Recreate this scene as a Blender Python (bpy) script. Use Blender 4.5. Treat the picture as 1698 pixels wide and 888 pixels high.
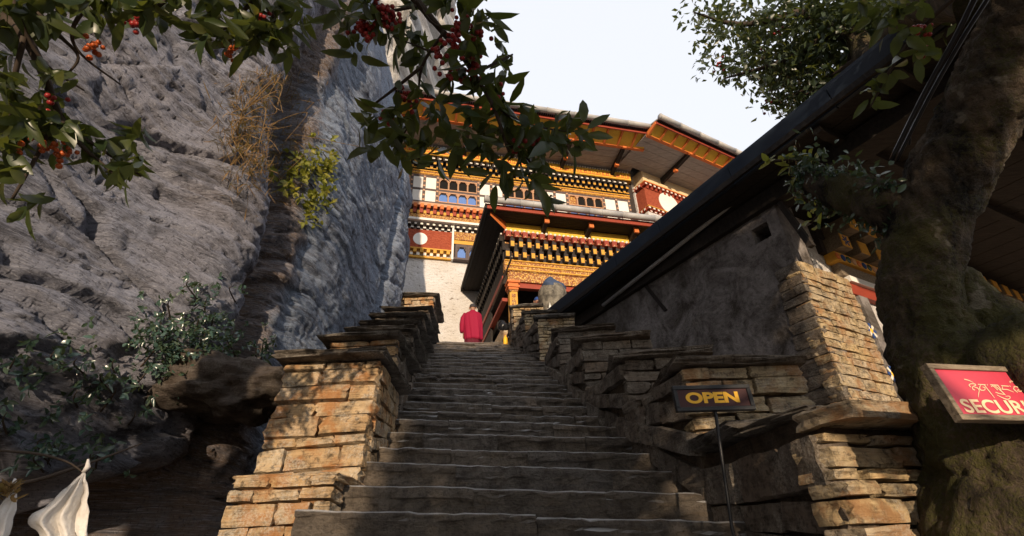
import bpy, bmesh, math, random
import numpy as np
from mathutils import Vector, Matrix

# ------------------------------------------------------------------ camera, sky, sun, exposure
for o in list(bpy.data.objects): bpy.data.objects.remove(o)
scene = bpy.context.scene
COL = scene.collection
random.seed(7); RNG = np.random.default_rng(7)
LENS_PX, PITCH, ROLL = 820.0, math.radians(30.0), math.radians(2.0)
cF = np.array([0, math.cos(PITCH), math.sin(PITCH)])
_r = np.array([1.0, 0, 0]); _u = np.array([0, -math.sin(PITCH), math.cos(PITCH)])
cR = math.cos(ROLL)*_r - math.sin(ROLL)*_u
cU = math.cos(ROLL)*_u + math.sin(ROLL)*_r
cam_d = bpy.data.cameras.new('camera'); cam = bpy.data.objects.new('camera', cam_d); COL.objects.link(cam)
cam.matrix_world = Matrix(((cR[0], cU[0], -cF[0], 0), (cR[1], cU[1], -cF[1], 0), (cR[2], cU[2], -cF[2], 0), (0, 0, 0, 1)))
cam_d.sensor_fit = 'HORIZONTAL'; cam_d.sensor_width = 36.0; cam_d.lens = 36.0*LENS_PX/1698.0
cam_d.clip_start = 0.05; cam_d.clip_end = 4000
scene.camera = cam

SUN_EL, SUN_AZ = math.radians(10.0), math.radians(3.0)      # behind the camera, a little to the right
to_sun = Vector((math.sin(SUN_AZ)*math.cos(SUN_EL), -math.cos(SUN_AZ)*math.cos(SUN_EL), math.sin(SUN_EL)))
world = bpy.data.worlds.new('World'); scene.world = world; world.use_nodes = True
wn = world.node_tree.nodes; wl = world.node_tree.links; wn.clear()
sky = wn.new('ShaderNodeTexSky'); sky.sky_type = 'NISHITA'; sky.sun_disc = False
sky.sun_elevation = SUN_EL; sky.sun_rotation = math.pi - SUN_AZ
sky.air_density = 1.0; sky.dust_density = 4.0; sky.ozone_density = 1.0; sky.altitude = 2400
hsv = wn.new('ShaderNodeHueSaturation'); hsv.inputs['Saturation'].default_value = 0.9; hsv.inputs['Value'].default_value = 1.0
bg = wn.new('ShaderNodeBackground'); bg.inputs['Strength'].default_value = 0.15
wo = wn.new('ShaderNodeOutputWorld')
veil = wn.new('ShaderNodeMix'); veil.data_type = 'RGBA'; veil.inputs[0].default_value = 0.80; veil.inputs[7].default_value = (5.2, 5.3, 5.65, 1)   # thin bright high cloud over the whole sky
wl.new(sky.outputs[0], hsv.inputs['Color']); wl.new(hsv.outputs[0], veil.inputs[6]); wl.new(veil.outputs[2], bg.inputs['Color']); wl.new(bg.outputs[0], wo.inputs[0])
sun_d = bpy.data.lights.new('sun', 'SUN'); sun_d.energy = 3.6; sun_d.angle = math.radians(0.6); sun_d.color = (1.0, 0.79, 0.56)
sun = bpy.data.objects.new('sun', sun_d); COL.objects.link(sun)
sun.rotation_euler = to_sun.to_track_quat('Z', 'Y').to_euler(); sun.location = (2, -20, 12)
scene.view_settings.view_transform = 'Standard'; scene.view_settings.look = 'None'
scene.view_settings.exposure = 0.52; scene.view_settings.gamma = 1.0; scene.view_settings.use_curve_mapping = False
scene.render.engine = 'CYCLES'
scene.cycles.max_bounces = 5; scene.cycles.diffuse_bounces = 3; scene.cycles.transparent_max_bounces = 4

# ------------------------------------------------------------------ helpers
def ray(px, py): return cF + (px-849)/LENS_PX*cR - (py-444)/LENS_PX*cU
def atY(px, py, Y): d = ray(px, py); return d*(Y/d[1])
def atZ(px, py, Z): d = ray(px, py); return d*(Z/d[2])
def atP(px, py, P, n): d = ray(px, py); return d*(np.dot(P, n)/np.dot(d, n))
def atD(px, py, D): d = ray(px, py); return d*(D/np.linalg.norm(d))
def pix(P): P = np.asarray(P, float); z = P@cF; return 849+LENS_PX*(P@cR)/z, 444-LENS_PX*(P@cU)/z
def V3(*a): return np.array(a, float)
def unit(v): v = np.asarray(v, float); return v/np.linalg.norm(v)

_perm = RNG.permutation(4096)
_grad = RNG.normal(size=(4096, 3)); _grad /= np.linalg.norm(_grad, axis=1)[:, None]
def noise(P):
    P = np.asarray(P, float); i = np.floor(P).astype(np.int64); f = P-i
    w = f*f*f*(f*(f*6-15)+10); out = np.zeros(len(P))
    for dx in (0, 1):
        for dy in (0, 1):
            for dz in (0, 1):
                h = _perm[(_perm[(_perm[(i[:, 0]+dx) & 4095]+i[:, 1]+dy) & 4095]+i[:, 2]+dz) & 4095]
                g = _grad[h]; d = (g[:, 0]*(f[:, 0]-dx)+g[:, 1]*(f[:, 1]-dy)+g[:, 2]*(f[:, 2]-dz))
                out += d*(w[:, 0] if dx else 1-w[:, 0])*(w[:, 1] if dy else 1-w[:, 1])*(w[:, 2] if dz else 1-w[:, 2])
    return out*1.5
def fbm(P, octs=4, gain=0.5, lac=2.03):
    P = np.asarray(P, float); a = 1.0; s = np.zeros(len(P))
    for k in range(octs): s += a*noise(P+17.3*k); P = P*lac; a *= gain
    return s
def plates(U_, V_, seed):
    """flat tilted plates with crisp joints: (offset, distance to joint) over a 2-D field"""
    iu = np.floor(U_).astype(np.int64); iv = np.floor(V_).astype(np.int64); b1 = np.full(U_.shape, 9.0); b2 = np.full(U_.shape, 9.0); off = np.zeros(U_.shape)
    for du in (-1, 0, 1):
        for dv in (-1, 0, 1):
            h = _perm[(_perm[(iu+du+seed*13) & 4095]+iv+dv) & 4095]; r1 = (h*7919 % 4096)/4096.; r2 = (h*104729 % 4093)/4093.; r3 = (h*1299709 % 4091)/4091.; r4 = (h*15485863 % 4079)/4079.
            x = iu+du+r1; y = iv+dv+r2; d = np.hypot(U_-x, V_-y); o = (r3-.5)+(r4-.5)*1.6*(V_-y)+(r1-.5)*.8*(U_-x)
            n1 = d < b1; b2 = np.where(n1, b1, np.minimum(b2, d)); off = np.where(n1, o, off); b1 = np.where(n1, d, b1)
    return off, b2-b1
def sstep(a, b, x): t = np.clip((x-a)/(b-a), 0, 1); return t*t*(3-2*t)

def tag(o, label=None, cat=None, group=None, kind=None):
    if label: o['label'] = label
    if cat: o['category'] = cat
    if group: o['group'] = group
    if kind: o['kind'] = kind
    return o
def place(o, parent):
    COL.objects.link(o)
    if parent is not None:
        o.parent = parent; o.matrix_parent_inverse = parent.matrix_basis.inverted()
        if parent.parent is not None:
            o.matrix_parent_inverse = (parent.parent.matrix_basis @ parent.matrix_parent_inverse @ parent.matrix_basis).inverted() if False else o.matrix_parent_inverse
    return o
def thing(name, loc, label, cat, group=None, kind=None):
    o = bpy.data.objects.new(name, None); o.empty_display_size = 0.2
    o.location = tuple(loc); COL.objects.link(o)
    o.matrix_basis = Matrix.Translation(Vector(tuple(loc)))
    return tag(o, label, cat, group, kind)
def sub(o, parent):
    """sub-part under a part that carries an identity basis: parent chain resolves to world coordinates"""
    COL.objects.link(o); o.parent = parent
    o.matrix_parent_inverse = Matrix.Identity(4) if parent.type == 'MESH' and parent.matrix_basis == Matrix.Identity(4) else parent.matrix_basis.inverted()
    return o

class MB:
    def __init__(s): s.v = []; s.f = []
    def add(s, vs, fs):
        b = len(s.v); s.v += [tuple(map(float, q)) for q in vs]; s.f += [tuple(b+i for i in q) for q in fs]; return s
    def hexa(s, p):      # 8 corners: bottom 0..3 (ccw), top 4..7
        return s.add(p, [(0, 3, 2, 1), (4, 5, 6, 7), (0, 1, 5, 4), (1, 2, 6, 5), (2, 3, 7, 6), (3, 0, 4, 7)])
    def box(s, c, h, ax=None):
        c = np.asarray(c, float)
        ax = np.eye(3) if ax is None else np.asarray(ax, float)
        p = []
        for sz in (-1, 1):
            for sx, sy in ((-1, -1), (1, -1), (1, 1), (-1, 1)):
                p.append(c+ax[0]*h[0]*sx+ax[1]*h[1]*sy+ax[2]*h[2]*sz)
        return s.hexa(p)
    def prism(s, poly, d):
        poly = [np.asarray(q, float) for q in poly]; n = len(poly); d = np.asarray(d, float)
        vs = poly+[q+d for q in poly]
        fs = [tuple(range(n))[::-1], tuple(range(n, 2*n))]+[(i, (i+1) % n, n+(i+1) % n, n+i) for i in range(n)]
        return s.add(vs, fs)
    def tube(s, pts, rad, n=8, caps=True):
        pts = [np.asarray(q, float) for q in pts]; m = len(pts)
        if not hasattr(rad, '__len__'): rad = [rad]*m
        ref = None; vs = []
        for i in range(m):
            t = unit(pts[min(i+1, m-1)]-pts[max(i-1, 0)])
            if ref is None: ref = V3(0, 0, 1) if abs(t[2]) < .9 else V3(1, 0, 0)
            a = ref-t*np.dot(ref, t); a = unit(a); ref = a; b = np.cross(t, a)
            for k in range(n):
                w = 2*math.pi*k/n; vs.append(pts[i]+rad[i]*(math.cos(w)*a+math.sin(w)*b))
        fs = [(i*n+k, i*n+(k+1) % n, (i+1)*n+(k+1) % n, (i+1)*n+k) for i in range(m-1) for k in range(n)]
        if caps: fs += [tuple(range(n))[::-1], tuple(range((m-1)*n, m*n))]
        return s.add(vs, fs)
    def lathe(s, c, prof, n=24, ax=(0, 0, 1)):
        c = np.asarray(c, float); az = unit(ax); a = unit(np.cross(az, (0.3, 1, 0.1))); b = np.cross(az, a); m = len(prof); vs = []
        for r, h in prof:
            for k in range(n):
                w = 2*math.pi*k/n; vs.append(c+az*h+r*(math.cos(w)*a+math.sin(w)*b))
        fs = [(i*n+k, i*n+(k+1) % n, (i+1)*n+(k+1) % n, (i+1)*n+k) for i in range(m-1) for k in range(n)]
        fs += [tuple(range(n))[::-1], tuple(range((m-1)*n, m*n))]
        return s.add(vs, fs)
    def ball(s, c, r, n=8, m=6):
        prof = [(max(1e-4, r*math.sin(math.pi*i/m)), -r*math.cos(math.pi*i/m)) for i in range(m+1)]
        return s.lathe(c, prof, n)
    def build(s, name, mat, parent=None, smooth=False, bevel=0.0):
        me = bpy.data.meshes.new(name); me.from_pydata(s.v, [], s.f); me.validate()
        bm = bmesh.new(); bm.from_mesh(me); bmesh.ops.recalc_face_normals(bm, faces=bm.faces)
        if bevel > 0: bmesh.ops.bevel(bm, geom=bm.edges[:], offset=bevel, segments=1, affect='EDGES', clamp_overlap=True)
        bm.to_mesh(me); bm.free()
        if smooth: me.polygons.foreach_set('use_smooth', [True]*len(me.polygons))
        me.materials.append(mat)
        return place(bpy.data.objects.new(name, me), parent)

class Frame:            # a wall plane: u runs along it, n faces out of it, z is world height
    def __init__(s, O, ang):
        a = math.radians(ang); s.O = np.array([O[0], O[1], 0.0]); s.u = V3(math.cos(a), math.sin(a), 0); s.n = V3(math.sin(a), -math.cos(a), 0)
    def p(s, u, o, z): return s.O+s.u*u+s.n*o+V3(0, 0, z)
    def uz(s, px, py, off=0.0):
        P = atP(px, py, s.O+s.n*off, s.n); return float((P-s.O)@s.u), float(P[2])
    def box(s, mb, u0, u1, o0, o1, z0, z1):
        return mb.hexa([s.p(u0, o1, z0), s.p(u1, o1, z0), s.p(u1, o0, z0), s.p(u0, o0, z0), s.p(u0, o1, z1), s.p(u1, o1, z1), s.p(u1, o0, z1), s.p(u0, o0, z1)])

# leaves: many small folded blades in one mesh
def leaves_mesh(name, pos, dirs, nrm, L, W, fine=True):
    pos = np.asarray(pos, float); n = len(pos)
    d = np.asarray(dirs, float); d = d/np.linalg.norm(d, axis=1)[:, None]
    nn = np.asarray(nrm, float); nn = nn-d*np.sum(nn*d, 1)[:, None]; nn /= (np.linalg.norm(nn, axis=1)[:, None]+1e-9)
    s = np.cross(d, nn); L = np.broadcast_to(L, n)[:, None]; W = np.broadcast_to(W, n)[:, None]
    if fine:
        bend = RNG.uniform(-.05, .5, (n, 1)); cup = RNG.uniform(.05, .6, (n, 1))
        def pt(t, w, k=0): return pos+d*L*t+s*W*w*.5-nn*L*bend*t*t+nn*W*cup*abs(w)*.5
        cols = [pt(0, 0), pt(.16, -.62), pt(.16, 0), pt(.16, .62), pt(.45, -1), pt(.45, 0), pt(.45, 1), pt(.76, -.72), pt(.76, 0), pt(.76, .72), pt(1, 0)]
        F = [(0, 2, 1), (0, 3, 2), (1, 2, 5, 4), (2, 3, 6, 5), (4, 5, 8, 7), (5, 6, 9, 8), (7, 8, 10), (8, 9, 10)]
    else:
        cols = [pos, pos+d*L*.5-s*W*.5+nn*W*.15, pos+d*L, pos+d*L*.5+s*W*.5+nn*W*.15]
        F = [(0, 2, 1), (0, 3, 2)]
    k = len(cols); vs = np.stack(cols, 1).reshape(-1, 3)
    me = bpy.data.meshes.new(name)
    nf = len(F); lt = np.array([len(q) for q in F]); base = np.concatenate([np.array(q) for q in F]); nl = len(base)
    me.vertices.add(len(vs)); me.vertices.foreach_set('co', vs.ravel())
    loops = (base[None, :]+(np.arange(n)*k)[:, None]).ravel()
    me.loops.add(len(loops)); me.loops.foreach_set('vertex_index', loops.astype(np.int32))
    tot = np.tile(lt, n); st = np.concatenate([[0], np.cumsum(tot)[:-1]])
    me.polygons.add(len(tot)); me.polygons.foreach_set('loop_start', st.astype(np.int32)); me.polygons.foreach_set('loop_total', tot.astype(np.int32))
    me.polygons.foreach_set('use_smooth', np.ones(len(tot), bool)); me.update(calc_edges=True)
    return me
def leaf_obj(name, parent, mat, *a, **k):
    me = leaves_mesh(name, *a, **k); me.materials.append(mat)
    return place(bpy.data.objects.new(name, me), parent)
def grid_mesh(name, P, mat, uv=None):
    ny, nx = P.shape[:2]; me = bpy.data.meshes.new(name)
    idx = np.arange(ny*nx).reshape(ny, nx)
    q = np.stack([idx[:-1, :-1], idx[:-1, 1:], idx[1:, 1:], idx[1:, :-1]], -1).reshape(-1, 4)
    me.vertices.add(ny*nx); me.vertices.foreach_set('co', P.reshape(-1, 3).ravel())
    me.loops.add(q.size); me.loops.foreach_set('vertex_index', q.ravel().astype(np.int32))
    me.polygons.add(len(q)); me.polygons.foreach_set('loop_start', (np.arange(len(q))*4).astype(np.int32)); me.polygons.foreach_set('loop_total', np.full(len(q), 4, np.int32))
    me.polygons.foreach_set('use_smooth', np.ones(len(q), bool)); me.update(calc_edges=True)
    if uv is not None:
        l = me.uv_layers.new(name='grain'); l.data.foreach_set('uv', uv.reshape(-1, 2)[q.ravel()].ravel())
    me.materials.append(mat); return me

# ------------------------------------------------------------------ materials
class NT:
    def __init__(s, name):
        s.m = bpy.data.materials.new(name); s.m.use_nodes = True; s.t = s.m.node_tree; s.n = s.t.nodes; s.n.clear()
        s.out = s.n.new('ShaderNodeOutputMaterial'); s.b = s.n.new('ShaderNodeBsdfPrincipled'); s.t.links.new(s.b.outputs[0], s.out.inputs[0])
        s.geo = s.n.new('ShaderNodeNewGeometry')
    def link(s, a, b): s.t.links.new(a, b); return s
    def map(s, vec, scale=(1, 1, 1), rot=(0, 0, 0)):
        q = s.n.new('ShaderNodeMapping'); q.inputs['Scale'].default_value = scale; q.inputs['Rotation'].default_value = rot; s.link(vec, q.inputs[0]); return q.outputs[0]
    def noise(s, vec, scale, detail=5, rough=.55, dist=0):
        q = s.n.new('ShaderNodeTexNoise'); q.inputs['Scale'].default_value = scale; q.inputs['Detail'].default_value = detail; q.inputs['Roughness'].default_value = rough; q.inputs['Distortion'].default_value = dist
        s.link(vec, q.inputs['Vector']); return q.outputs['Fac']
    def vor(s, vec, scale, feat='F1'):
        q = s.n.new('ShaderNodeTexVoronoi'); q.feature = feat; q.inputs['Scale'].default_value = scale; s.link(vec, q.inputs['Vector']); return q.outputs['Distance']
    def ramp(s, fac, stops, interp='LINEAR'):
        q = s.n.new('ShaderNodeValToRGB'); q.color_ramp.interpolation = interp; e = q.color_ramp.elements
        while len(e) < len(stops): e.new(.5)
        for k, (p, c) in enumerate(stops):
            e[k].position = p; e[k].color = (c, c, c, 1) if not hasattr(c, '__len__') else (*c, 1)
        s.link(fac, q.inputs[0]); return q.outputs[0]
    def mix(s, fac, a, b, mode='MIX'):
        q = s.n.new('ShaderNodeMix'); q.data_type = 'RGBA'; q.blend_type = mode
        for sock, val in ((q.inputs[0], fac), (q.inputs[6], a), (q.inputs[7], b)):
            if hasattr(val, 'default_value') or hasattr(val, 'is_linked'): s.link(val, sock)
            else: sock.default_value = val if not hasattr(val, '__len__') else (*val, 1)
        return q.outputs[2]
    def math(s, op, a, b=0.0):
        q = s.n.new('ShaderNodeMath'); q.operation = op
        for sock, val in ((q.inputs[0], a), (q.inputs[1], b)):
            if hasattr(val, 'is_linked'): s.link(val, sock)
            else: sock.default_value = val
        return q.outputs[0]
    def bump(s, h, strength=.5, dist=.02, prev=None):
        q = s.n.new('ShaderNodeBump'); q.inputs['Strength'].default_value = strength; q.inputs['Distance'].default_value = dist; s.link(h, q.inputs['Height'])
        if prev is not None: s.link(prev, q.inputs['Normal'])
        return q.outputs[0]
    def fin(s, col, rough=.8, nrm=None, spec=.3):
        if hasattr(col, 'is_linked'): s.link(col, s.b.inputs['Base Color'])
        else: s.b.inputs['Base Color'].default_value = (*col, 1)
        if hasattr(rough, 'is_linked'): s.link(rough, s.b.inputs['Roughness'])
        else: s.b.inputs['Roughness'].default_value = rough
        s.b.inputs['Specular IOR Level'].default_value = spec
        if nrm is not None: s.link(nrm, s.b.inputs['Normal'])
        return s.m
    @property
    def pos(s): return s.geo.outputs['Position']
    @property
    def isl(s): return s.geo.outputs['Random Per Island']
    @property
    def obj(s):
        q = s.n.new('ShaderNodeObjectInfo'); return q.outputs['Random']

def m_paint(name, col, rough=.6, wear=.25, dirt=(.05, .04, .03), scale=6, bump=.15, var=.12):
    t = NT(name); a = t.noise(t.pos, scale, 6, .65); b = t.noise(t.pos, scale*6, 3)
    c = t.mix(t.ramp(a, [(.42, 0.0), (.75, wear)]), col, dirt)
    c = t.mix(t.ramp(b, [(.3, var), (.7, 0.0)]), c, tuple(x*.6 for x in col))
    return t.fin(c, rough, t.bump(b, bump, .01))
def m_stone(name, tints, lichen=.3, mud=None, bs=.8):
    t = NT(name); r = t.obj
    n = len(tints); c = t.ramp(r, [(i/max(1, n-1), tints[i]) for i in range(n)])
    p1 = t.noise(t.pos, 7, 9, .7, .3); p2 = t.noise(t.pos, 55, 6, .75); p3 = t.noise(t.map(t.pos, (3, 3, 30)), 2.2, 7, .65, .4); p4 = t.noise(t.pos, 20, 6, .7)
    c = t.mix(t.ramp(p1, [(.36, 0.9), (.56, 0.0)]), c, (.032, .024, .017), 'MIX')
    c = t.mix(t.math('MULTIPLY', t.ramp(p3, [(.42, 0.0), (.62, 1.0)]), .45), c, tuple(min(1, q*1.35) for q in tints[0]), 'MIX')
    c = t.mix(t.ramp(p4, [(.36, .75), (.47, 0.0)]), c, (.04, .028, .018))
    if mud: c = t.mix(t.ramp(t.noise(t.pos, 4.3, 6, .65), [(.50, 0.0), (.60, .8)]), c, mud)
    li = t.math('MULTIPLY', t.ramp(t.noise(t.pos, 6.0, 5, .6), [(.47, 0.0), (.58, 1.0)]), t.ramp(t.noise(t.pos, 75, 6, .75), [(.42, 0.0), (.64, 1.0)]))
    c = t.mix(t.math('MULTIPLY', li, lichen), c, (.60, .55, .46))
    h = t.math('ADD', t.math('MULTIPLY', p1, .8), t.math('ADD', t.math('MULTIPLY', p2, .30), t.math('ADD', t.math('MULTIPLY', p3, .5), t.math('MULTIPLY', p4, .5))))
    return t.fin(c, .88, t.bump(h, bs, .05), .2)
def m_leaf(name, cols, rough=.38, trans=.35, spec=.5):
    t = NT(name); n = len(cols)
    c = t.ramp(t.isl, [(i/max(1, n-1), cols[i]) for i in range(n)])
    c = t.mix(t.ramp(t.noise(t.pos, 25, 3), [(.35, 0.0), (.8, .5)]), c, tuple(x*.5 for x in cols[0]))
    t.fin(c, rough, None, spec)
    tr = t.n.new('ShaderNodeBsdfTranslucent'); mx = t.n.new('ShaderNodeMixShader'); mx.inputs[0].default_value = trans
    t.link(t.mix(.5, c, (.30, .34, .04), 'MIX'), tr.inputs[0]); t.link(t.b.outputs[0], mx.inputs[1]); t.link(tr.outputs[0], mx.inputs[2]); t.link(mx.outputs[0], t.out.inputs[0])
    return t.m
def m_rock(name, base, dark, warm, pale, slate, warm_amt=.5):  # slate: second base tone, holds the blue of the skylit shade
    t = NT(name); uvn = t.n.new('ShaderNodeUVMap'); uvn.uv_map = 'grain'; g = uvn.outputs[0]
    lay = t.noise(t.map(g, (1.3, 7.5, 1)), 1.0, 12, .74, .15); fine = t.noise(t.map(g, (15, 85, 1)), 1.0, 8, .78); mid = t.noise(t.map(g, (4.5, 26, 1)), 1.0, 9, .74, .1)
    iso = t.noise(t.pos, 1.7, 8, .65); spk = t.noise(t.pos, 34, 8, .78); big = t.noise(t.pos, .7, 5, .55); gr = t.noise(t.pos, 120, 4, .7)
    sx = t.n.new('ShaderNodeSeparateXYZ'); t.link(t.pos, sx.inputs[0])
    east = t.ramp(t.math('ADD', t.math('MULTIPLY', sx.outputs[1], .1), t.math('MULTIPLY', iso, .08)), [(.49, 0.0), (.56, 1.0)])     # blue skylit shade past the crack, put into the rock colour
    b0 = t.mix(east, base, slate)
    c = t.mix(t.ramp(lay, [(.34, 0.0), (.52, 1.0)]), dark, b0)
    c = t.mix(t.math('MULTIPLY', t.ramp(big, [(.46, 0.0), (.64, 1.0)]), t.math('SUBTRACT', warm_amt, t.math('MULTIPLY', east, warm_amt*.7))), c, warm)
    rust = t.math('ABSOLUTE', t.math('SUBTRACT', t.math('ADD', sx.outputs[1], t.math('MULTIPLY', iso, 1.2)), 5.50))       # iron stain down the notch
    c = t.mix(t.math('MULTIPLY', t.ramp(rust, [(.12, .85), (.42, 0.0)]), t.ramp(mid, [(.35, .5), (.6, 1.0)])), c, (.20, .12, .06))
    c = t.mix(t.math('MULTIPLY', t.ramp(fine, [(.50, 0.0), (.66, 1.0)]), .65), c, pale)
    c = t.mix(t.ramp(mid, [(.36, .85), (.45, 0.0)]), c, dark)
    c = t.mix(t.ramp(spk, [(.37, .8), (.47, 0.0)]), c, dark)
    c = t.mix(t.math('MULTIPLY', t.ramp(iso, [(.30, 1.0), (.42, 0.0)]), .85), c, tuple(x*.6 for x in dark))
    h = t.math('ADD', t.math('MULTIPLY', lay, .8), t.math('ADD', t.math('MULTIPLY', fine, .5), t.math('ADD', t.math('MULTIPLY', spk, .45), t.math('MULTIPLY', mid, .7))))
    h = t.math('ADD', h, t.math('MULTIPLY', gr, .12))
    return t.fin(c, .8, t.bump(h, 1.0, .06), .3)

M = {}
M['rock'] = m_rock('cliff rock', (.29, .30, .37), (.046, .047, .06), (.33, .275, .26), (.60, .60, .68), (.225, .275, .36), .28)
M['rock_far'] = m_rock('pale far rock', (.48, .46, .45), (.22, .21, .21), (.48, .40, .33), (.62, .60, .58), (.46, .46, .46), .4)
M['rock_dark'] = m_stone('dark boulder rock', [(.075, .06, .05), (.085, .066, .056)], .12)
M['stone_lit'] = m_stone('sunlit ochre wall stone', [(.48, .33, .18), (.40, .26, .13), (.50, .39, .25), (.36, .25, .15), (.46, .29, .13)], .62, (.36, .16, .055))  # parapet stone as the sun lights it, warmth put into the tints
M['stone'] = m_stone('shaded grey brown stone', [(.14, .11, .085), (.19, .155, .12), (.11, .095, .08), (.17, .125, .09)], .35)  # shaded copy of the parapet stone, shade in the tints; also plain grey blocks
M['stone_right'] = m_stone('sunlit tan grey stone', [(.50, .38, .22), (.40, .31, .20), (.54, .39, .20), (.44, .36, .27)], .45, (.34, .18, .08))  # sunlit copy for the right wall end and house corner
M['slab'] = m_stone('dark cap slab', [(.12, .105, .09), (.095, .086, .078), (.15, .125, .10)], .35)
M['mud'] = m_stone('orange mud mortar', [(.26, .13, .055), (.24, .14, .07)], .2)
M['mud_dark'] = m_stone('dark mud mortar', [(.10, .07, .045), (.09, .065, .045)], .1)
M['leaf_near'] = m_leaf('broad dark green leaf', [(.035, .055, .015), (.06, .075, .018), (.028, .05, .022), (.075, .08, .02)], .35, .3)
M['leaf_teal'] = m_leaf('glossy blue green leaf', [(.045, .095, .08), (.06, .11, .08), (.04, .07, .045), (.08, .11, .06)], .25, .2, .7)
M['leaf_crown'] = m_leaf('small crown leaf', [(.035, .055, .03), (.05, .07, .03), (.03, .05, .035)], .35, .3)
M['leaf_yellow'] = m_leaf('yellow green leaf', [(.30, .28, .03), (.22, .24, .04), (.36, .30, .04)], .5, .45)
M['leaf_dry'] = m_leaf('dry brown blade', [(.20, .11, .045), (.32, .20, .09), (.13, .075, .035)], .7, .25, .2)
M['bark'] = None
t = NT('mossy bark'); a = t.noise(t.map(t.pos, (1, 1, .35)), 9, 9, .7); b = t.noise(t.pos, 2.2, 5); c = t.noise(t.pos, 70, 4, .7)
cc = t.mix(t.ramp(a, [(.38, 0.0), (.62, 1.0)]), (.012, .010, .008), (.15, .11, .075))
cc = t.mix(t.ramp(t.math('ADD', t.math('MULTIPLY', b, .6), t.math('MULTIPLY', c, .4)), [(.48, 0.0), (.56, .85)]), cc, (.075, .07, .016))
cc = t.mix(t.math('MULTIPLY', t.ramp(t.noise(t.pos, 6.5, 3), [(.66, 0.0), (.70, 1.0)]), .6), cc, (.30, .26, .20))
M['bark'] = t.fin(cc, .85, t.bump(t.math('ADD', a, t.math('MULTIPLY', c, .7)), 1.0, .06), .25)
M['twig'] = m_paint('dark twig bark', (.05, .035, .025), .8)
M['berry'] = m_paint('red berry', (.26, .022, .022), .3, .1, (.3, .08, .02), 30, 0)
M['berry_orange'] = m_paint('orange berry', (.42, .085, .02), .3, .1, (.3, .08, .02), 30, 0)
M['white_wall'] = None
t = NT('whitewashed rubble wall'); a = t.noise(t.map(t.pos, (1, 1, 2.2)), 5.5, 6, .65); b = t.noise(t.pos, 1.1, 4); c = t.noise(t.pos, 24, 4, .7)
cc = t.mix(t.ramp(b, [(.35, 0.0), (.75, .55)]), (.72, .70, .69), (.56, .49, .40))
cc = t.mix(t.ramp(a, [(.33, .85), (.39, 0.0)]), cc, (.17, .12, .085)); cc = t.mix(t.ramp(c, [(.34, .5), (.46, 0.0)]), cc, (.34, .28, .21))
M['white_wall'] = t.fin(cc, .9, t.bump(t.math('ADD', a, t.math('MULTIPLY', c, .4)), 1.0, .10), .2)
M['plaster_yellow'] = m_paint('rough yellow plaster', (.72, .55, .32), .9, .2, (.5, .35, .2), 9, .5)
M['white'] = m_paint('white painted panel', (.78, .75, .70), .7, .18, (.4, .33, .25), 5)
M['red_wall'] = None
t = NT('red ochre brick band'); a = t.noise(t.map(t.pos, (1, 1, 3)), 8, 6, .7); 
cc = t.mix(t.ramp(a, [(.3, 0.0), (.7, 1.0)]), (.20, .035, .018), (.40, .10, .05))
M['red_wall'] = t.fin(cc, .9, t.bump(a, .8, .04), .2)
M['gold'] = m_paint('yellow ochre paint', (.66, .34, .045), .6, .3, (.25, .08, .02), 14, .2, .35)
M['gold2'] = None
t = NT('carved gold frieze'); a = t.vor(t.pos, 17); b = t.noise(t.pos, 30, 4)
cc = t.mix(t.ramp(a, [(.2, 0.0), (.55, 1.0)]), (.62, .36, .07), (.26, .09, .03))
cc = t.mix(t.ramp(b, [(.55, 0.0), (.62, .7)]), cc, (.68, .52, .24))
M['gold2'] = t.fin(cc, .65, t.bump(a, .8, .03), .3)
M['yellow'] = m_paint('yellow soffit board', (.80, .50, .06), .6, .25, (.35, .15, .02), 5)
M['orange'] = m_paint('orange red timber', (.62, .17, .04), .6, .3, (.25, .06, .02), 7)
M['red'] = m_paint('maroon red timber', (.30, .05, .025), .6, .3, (.08, .02, .02), 7)
M['stud'] = m_paint('dark painted stud', (.085, .065, .065), .6, .3, (.3, .16, .08), 22, .1, .3)
M['stud_pink'] = m_paint('salmon window surround', (.56, .32, .19), .6, .3, (.2, .08, .04), 25, .2, .3)
M['dark'] = m_paint('dark painted timber', (.03, .024, .022), .7, .2, (.1, .05, .03), 15)
M['black'] = m_paint('black recess', (.008, .007, .007), .9, 0)  # near black stands for the shade inside open windows and the vent
M['pale_dot'] = m_paint('white bead', (.75, .70, .62), .6, .1)
M['gutter'] = m_paint('weathered zinc gutter', (.40, .39, .38), .45, .45, (.16, .14, .12), 5, .1)
M['board_grey'] = None
t = NT('grey soffit board'); a = t.noise(t.map(t.pos, (1, 6, 6), (0, 0, .24)), 3, 6, .65)
M['board_grey'] = t.fin(t.mix(t.ramp(a, [(.3, 0.0), (.75, 1.0)]), (.25, .235, .22), (.44, .42, .40)), .8, t.bump(a, .4, .02))
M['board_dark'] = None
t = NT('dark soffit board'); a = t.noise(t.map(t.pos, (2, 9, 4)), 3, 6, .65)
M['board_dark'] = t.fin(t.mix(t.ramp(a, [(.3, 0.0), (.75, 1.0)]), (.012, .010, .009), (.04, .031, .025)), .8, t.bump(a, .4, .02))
M['metal_blue'] = m_paint('dark blue roof metal', (.014, .022, .036), .5, .4, (.022, .026, .034), 2.5, .1)
t = NT('stained grey plaster'); a = t.noise(t.map(t.pos, (1, 1, 1)), 2.4, 9, .7, .5); b = t.noise(t.pos, 16, 6, .7); c = t.noise(t.pos, .8, 4)
cc = t.mix(t.ramp(a, [(.36, 0.0), (.62, 1.0)]), (.06, .05, .042), (.27, .245, .235))
cc = t.mix(t.ramp(b, [(.3, .6), (.5, 0.0)]), cc, (.03, .024, .02))
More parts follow.
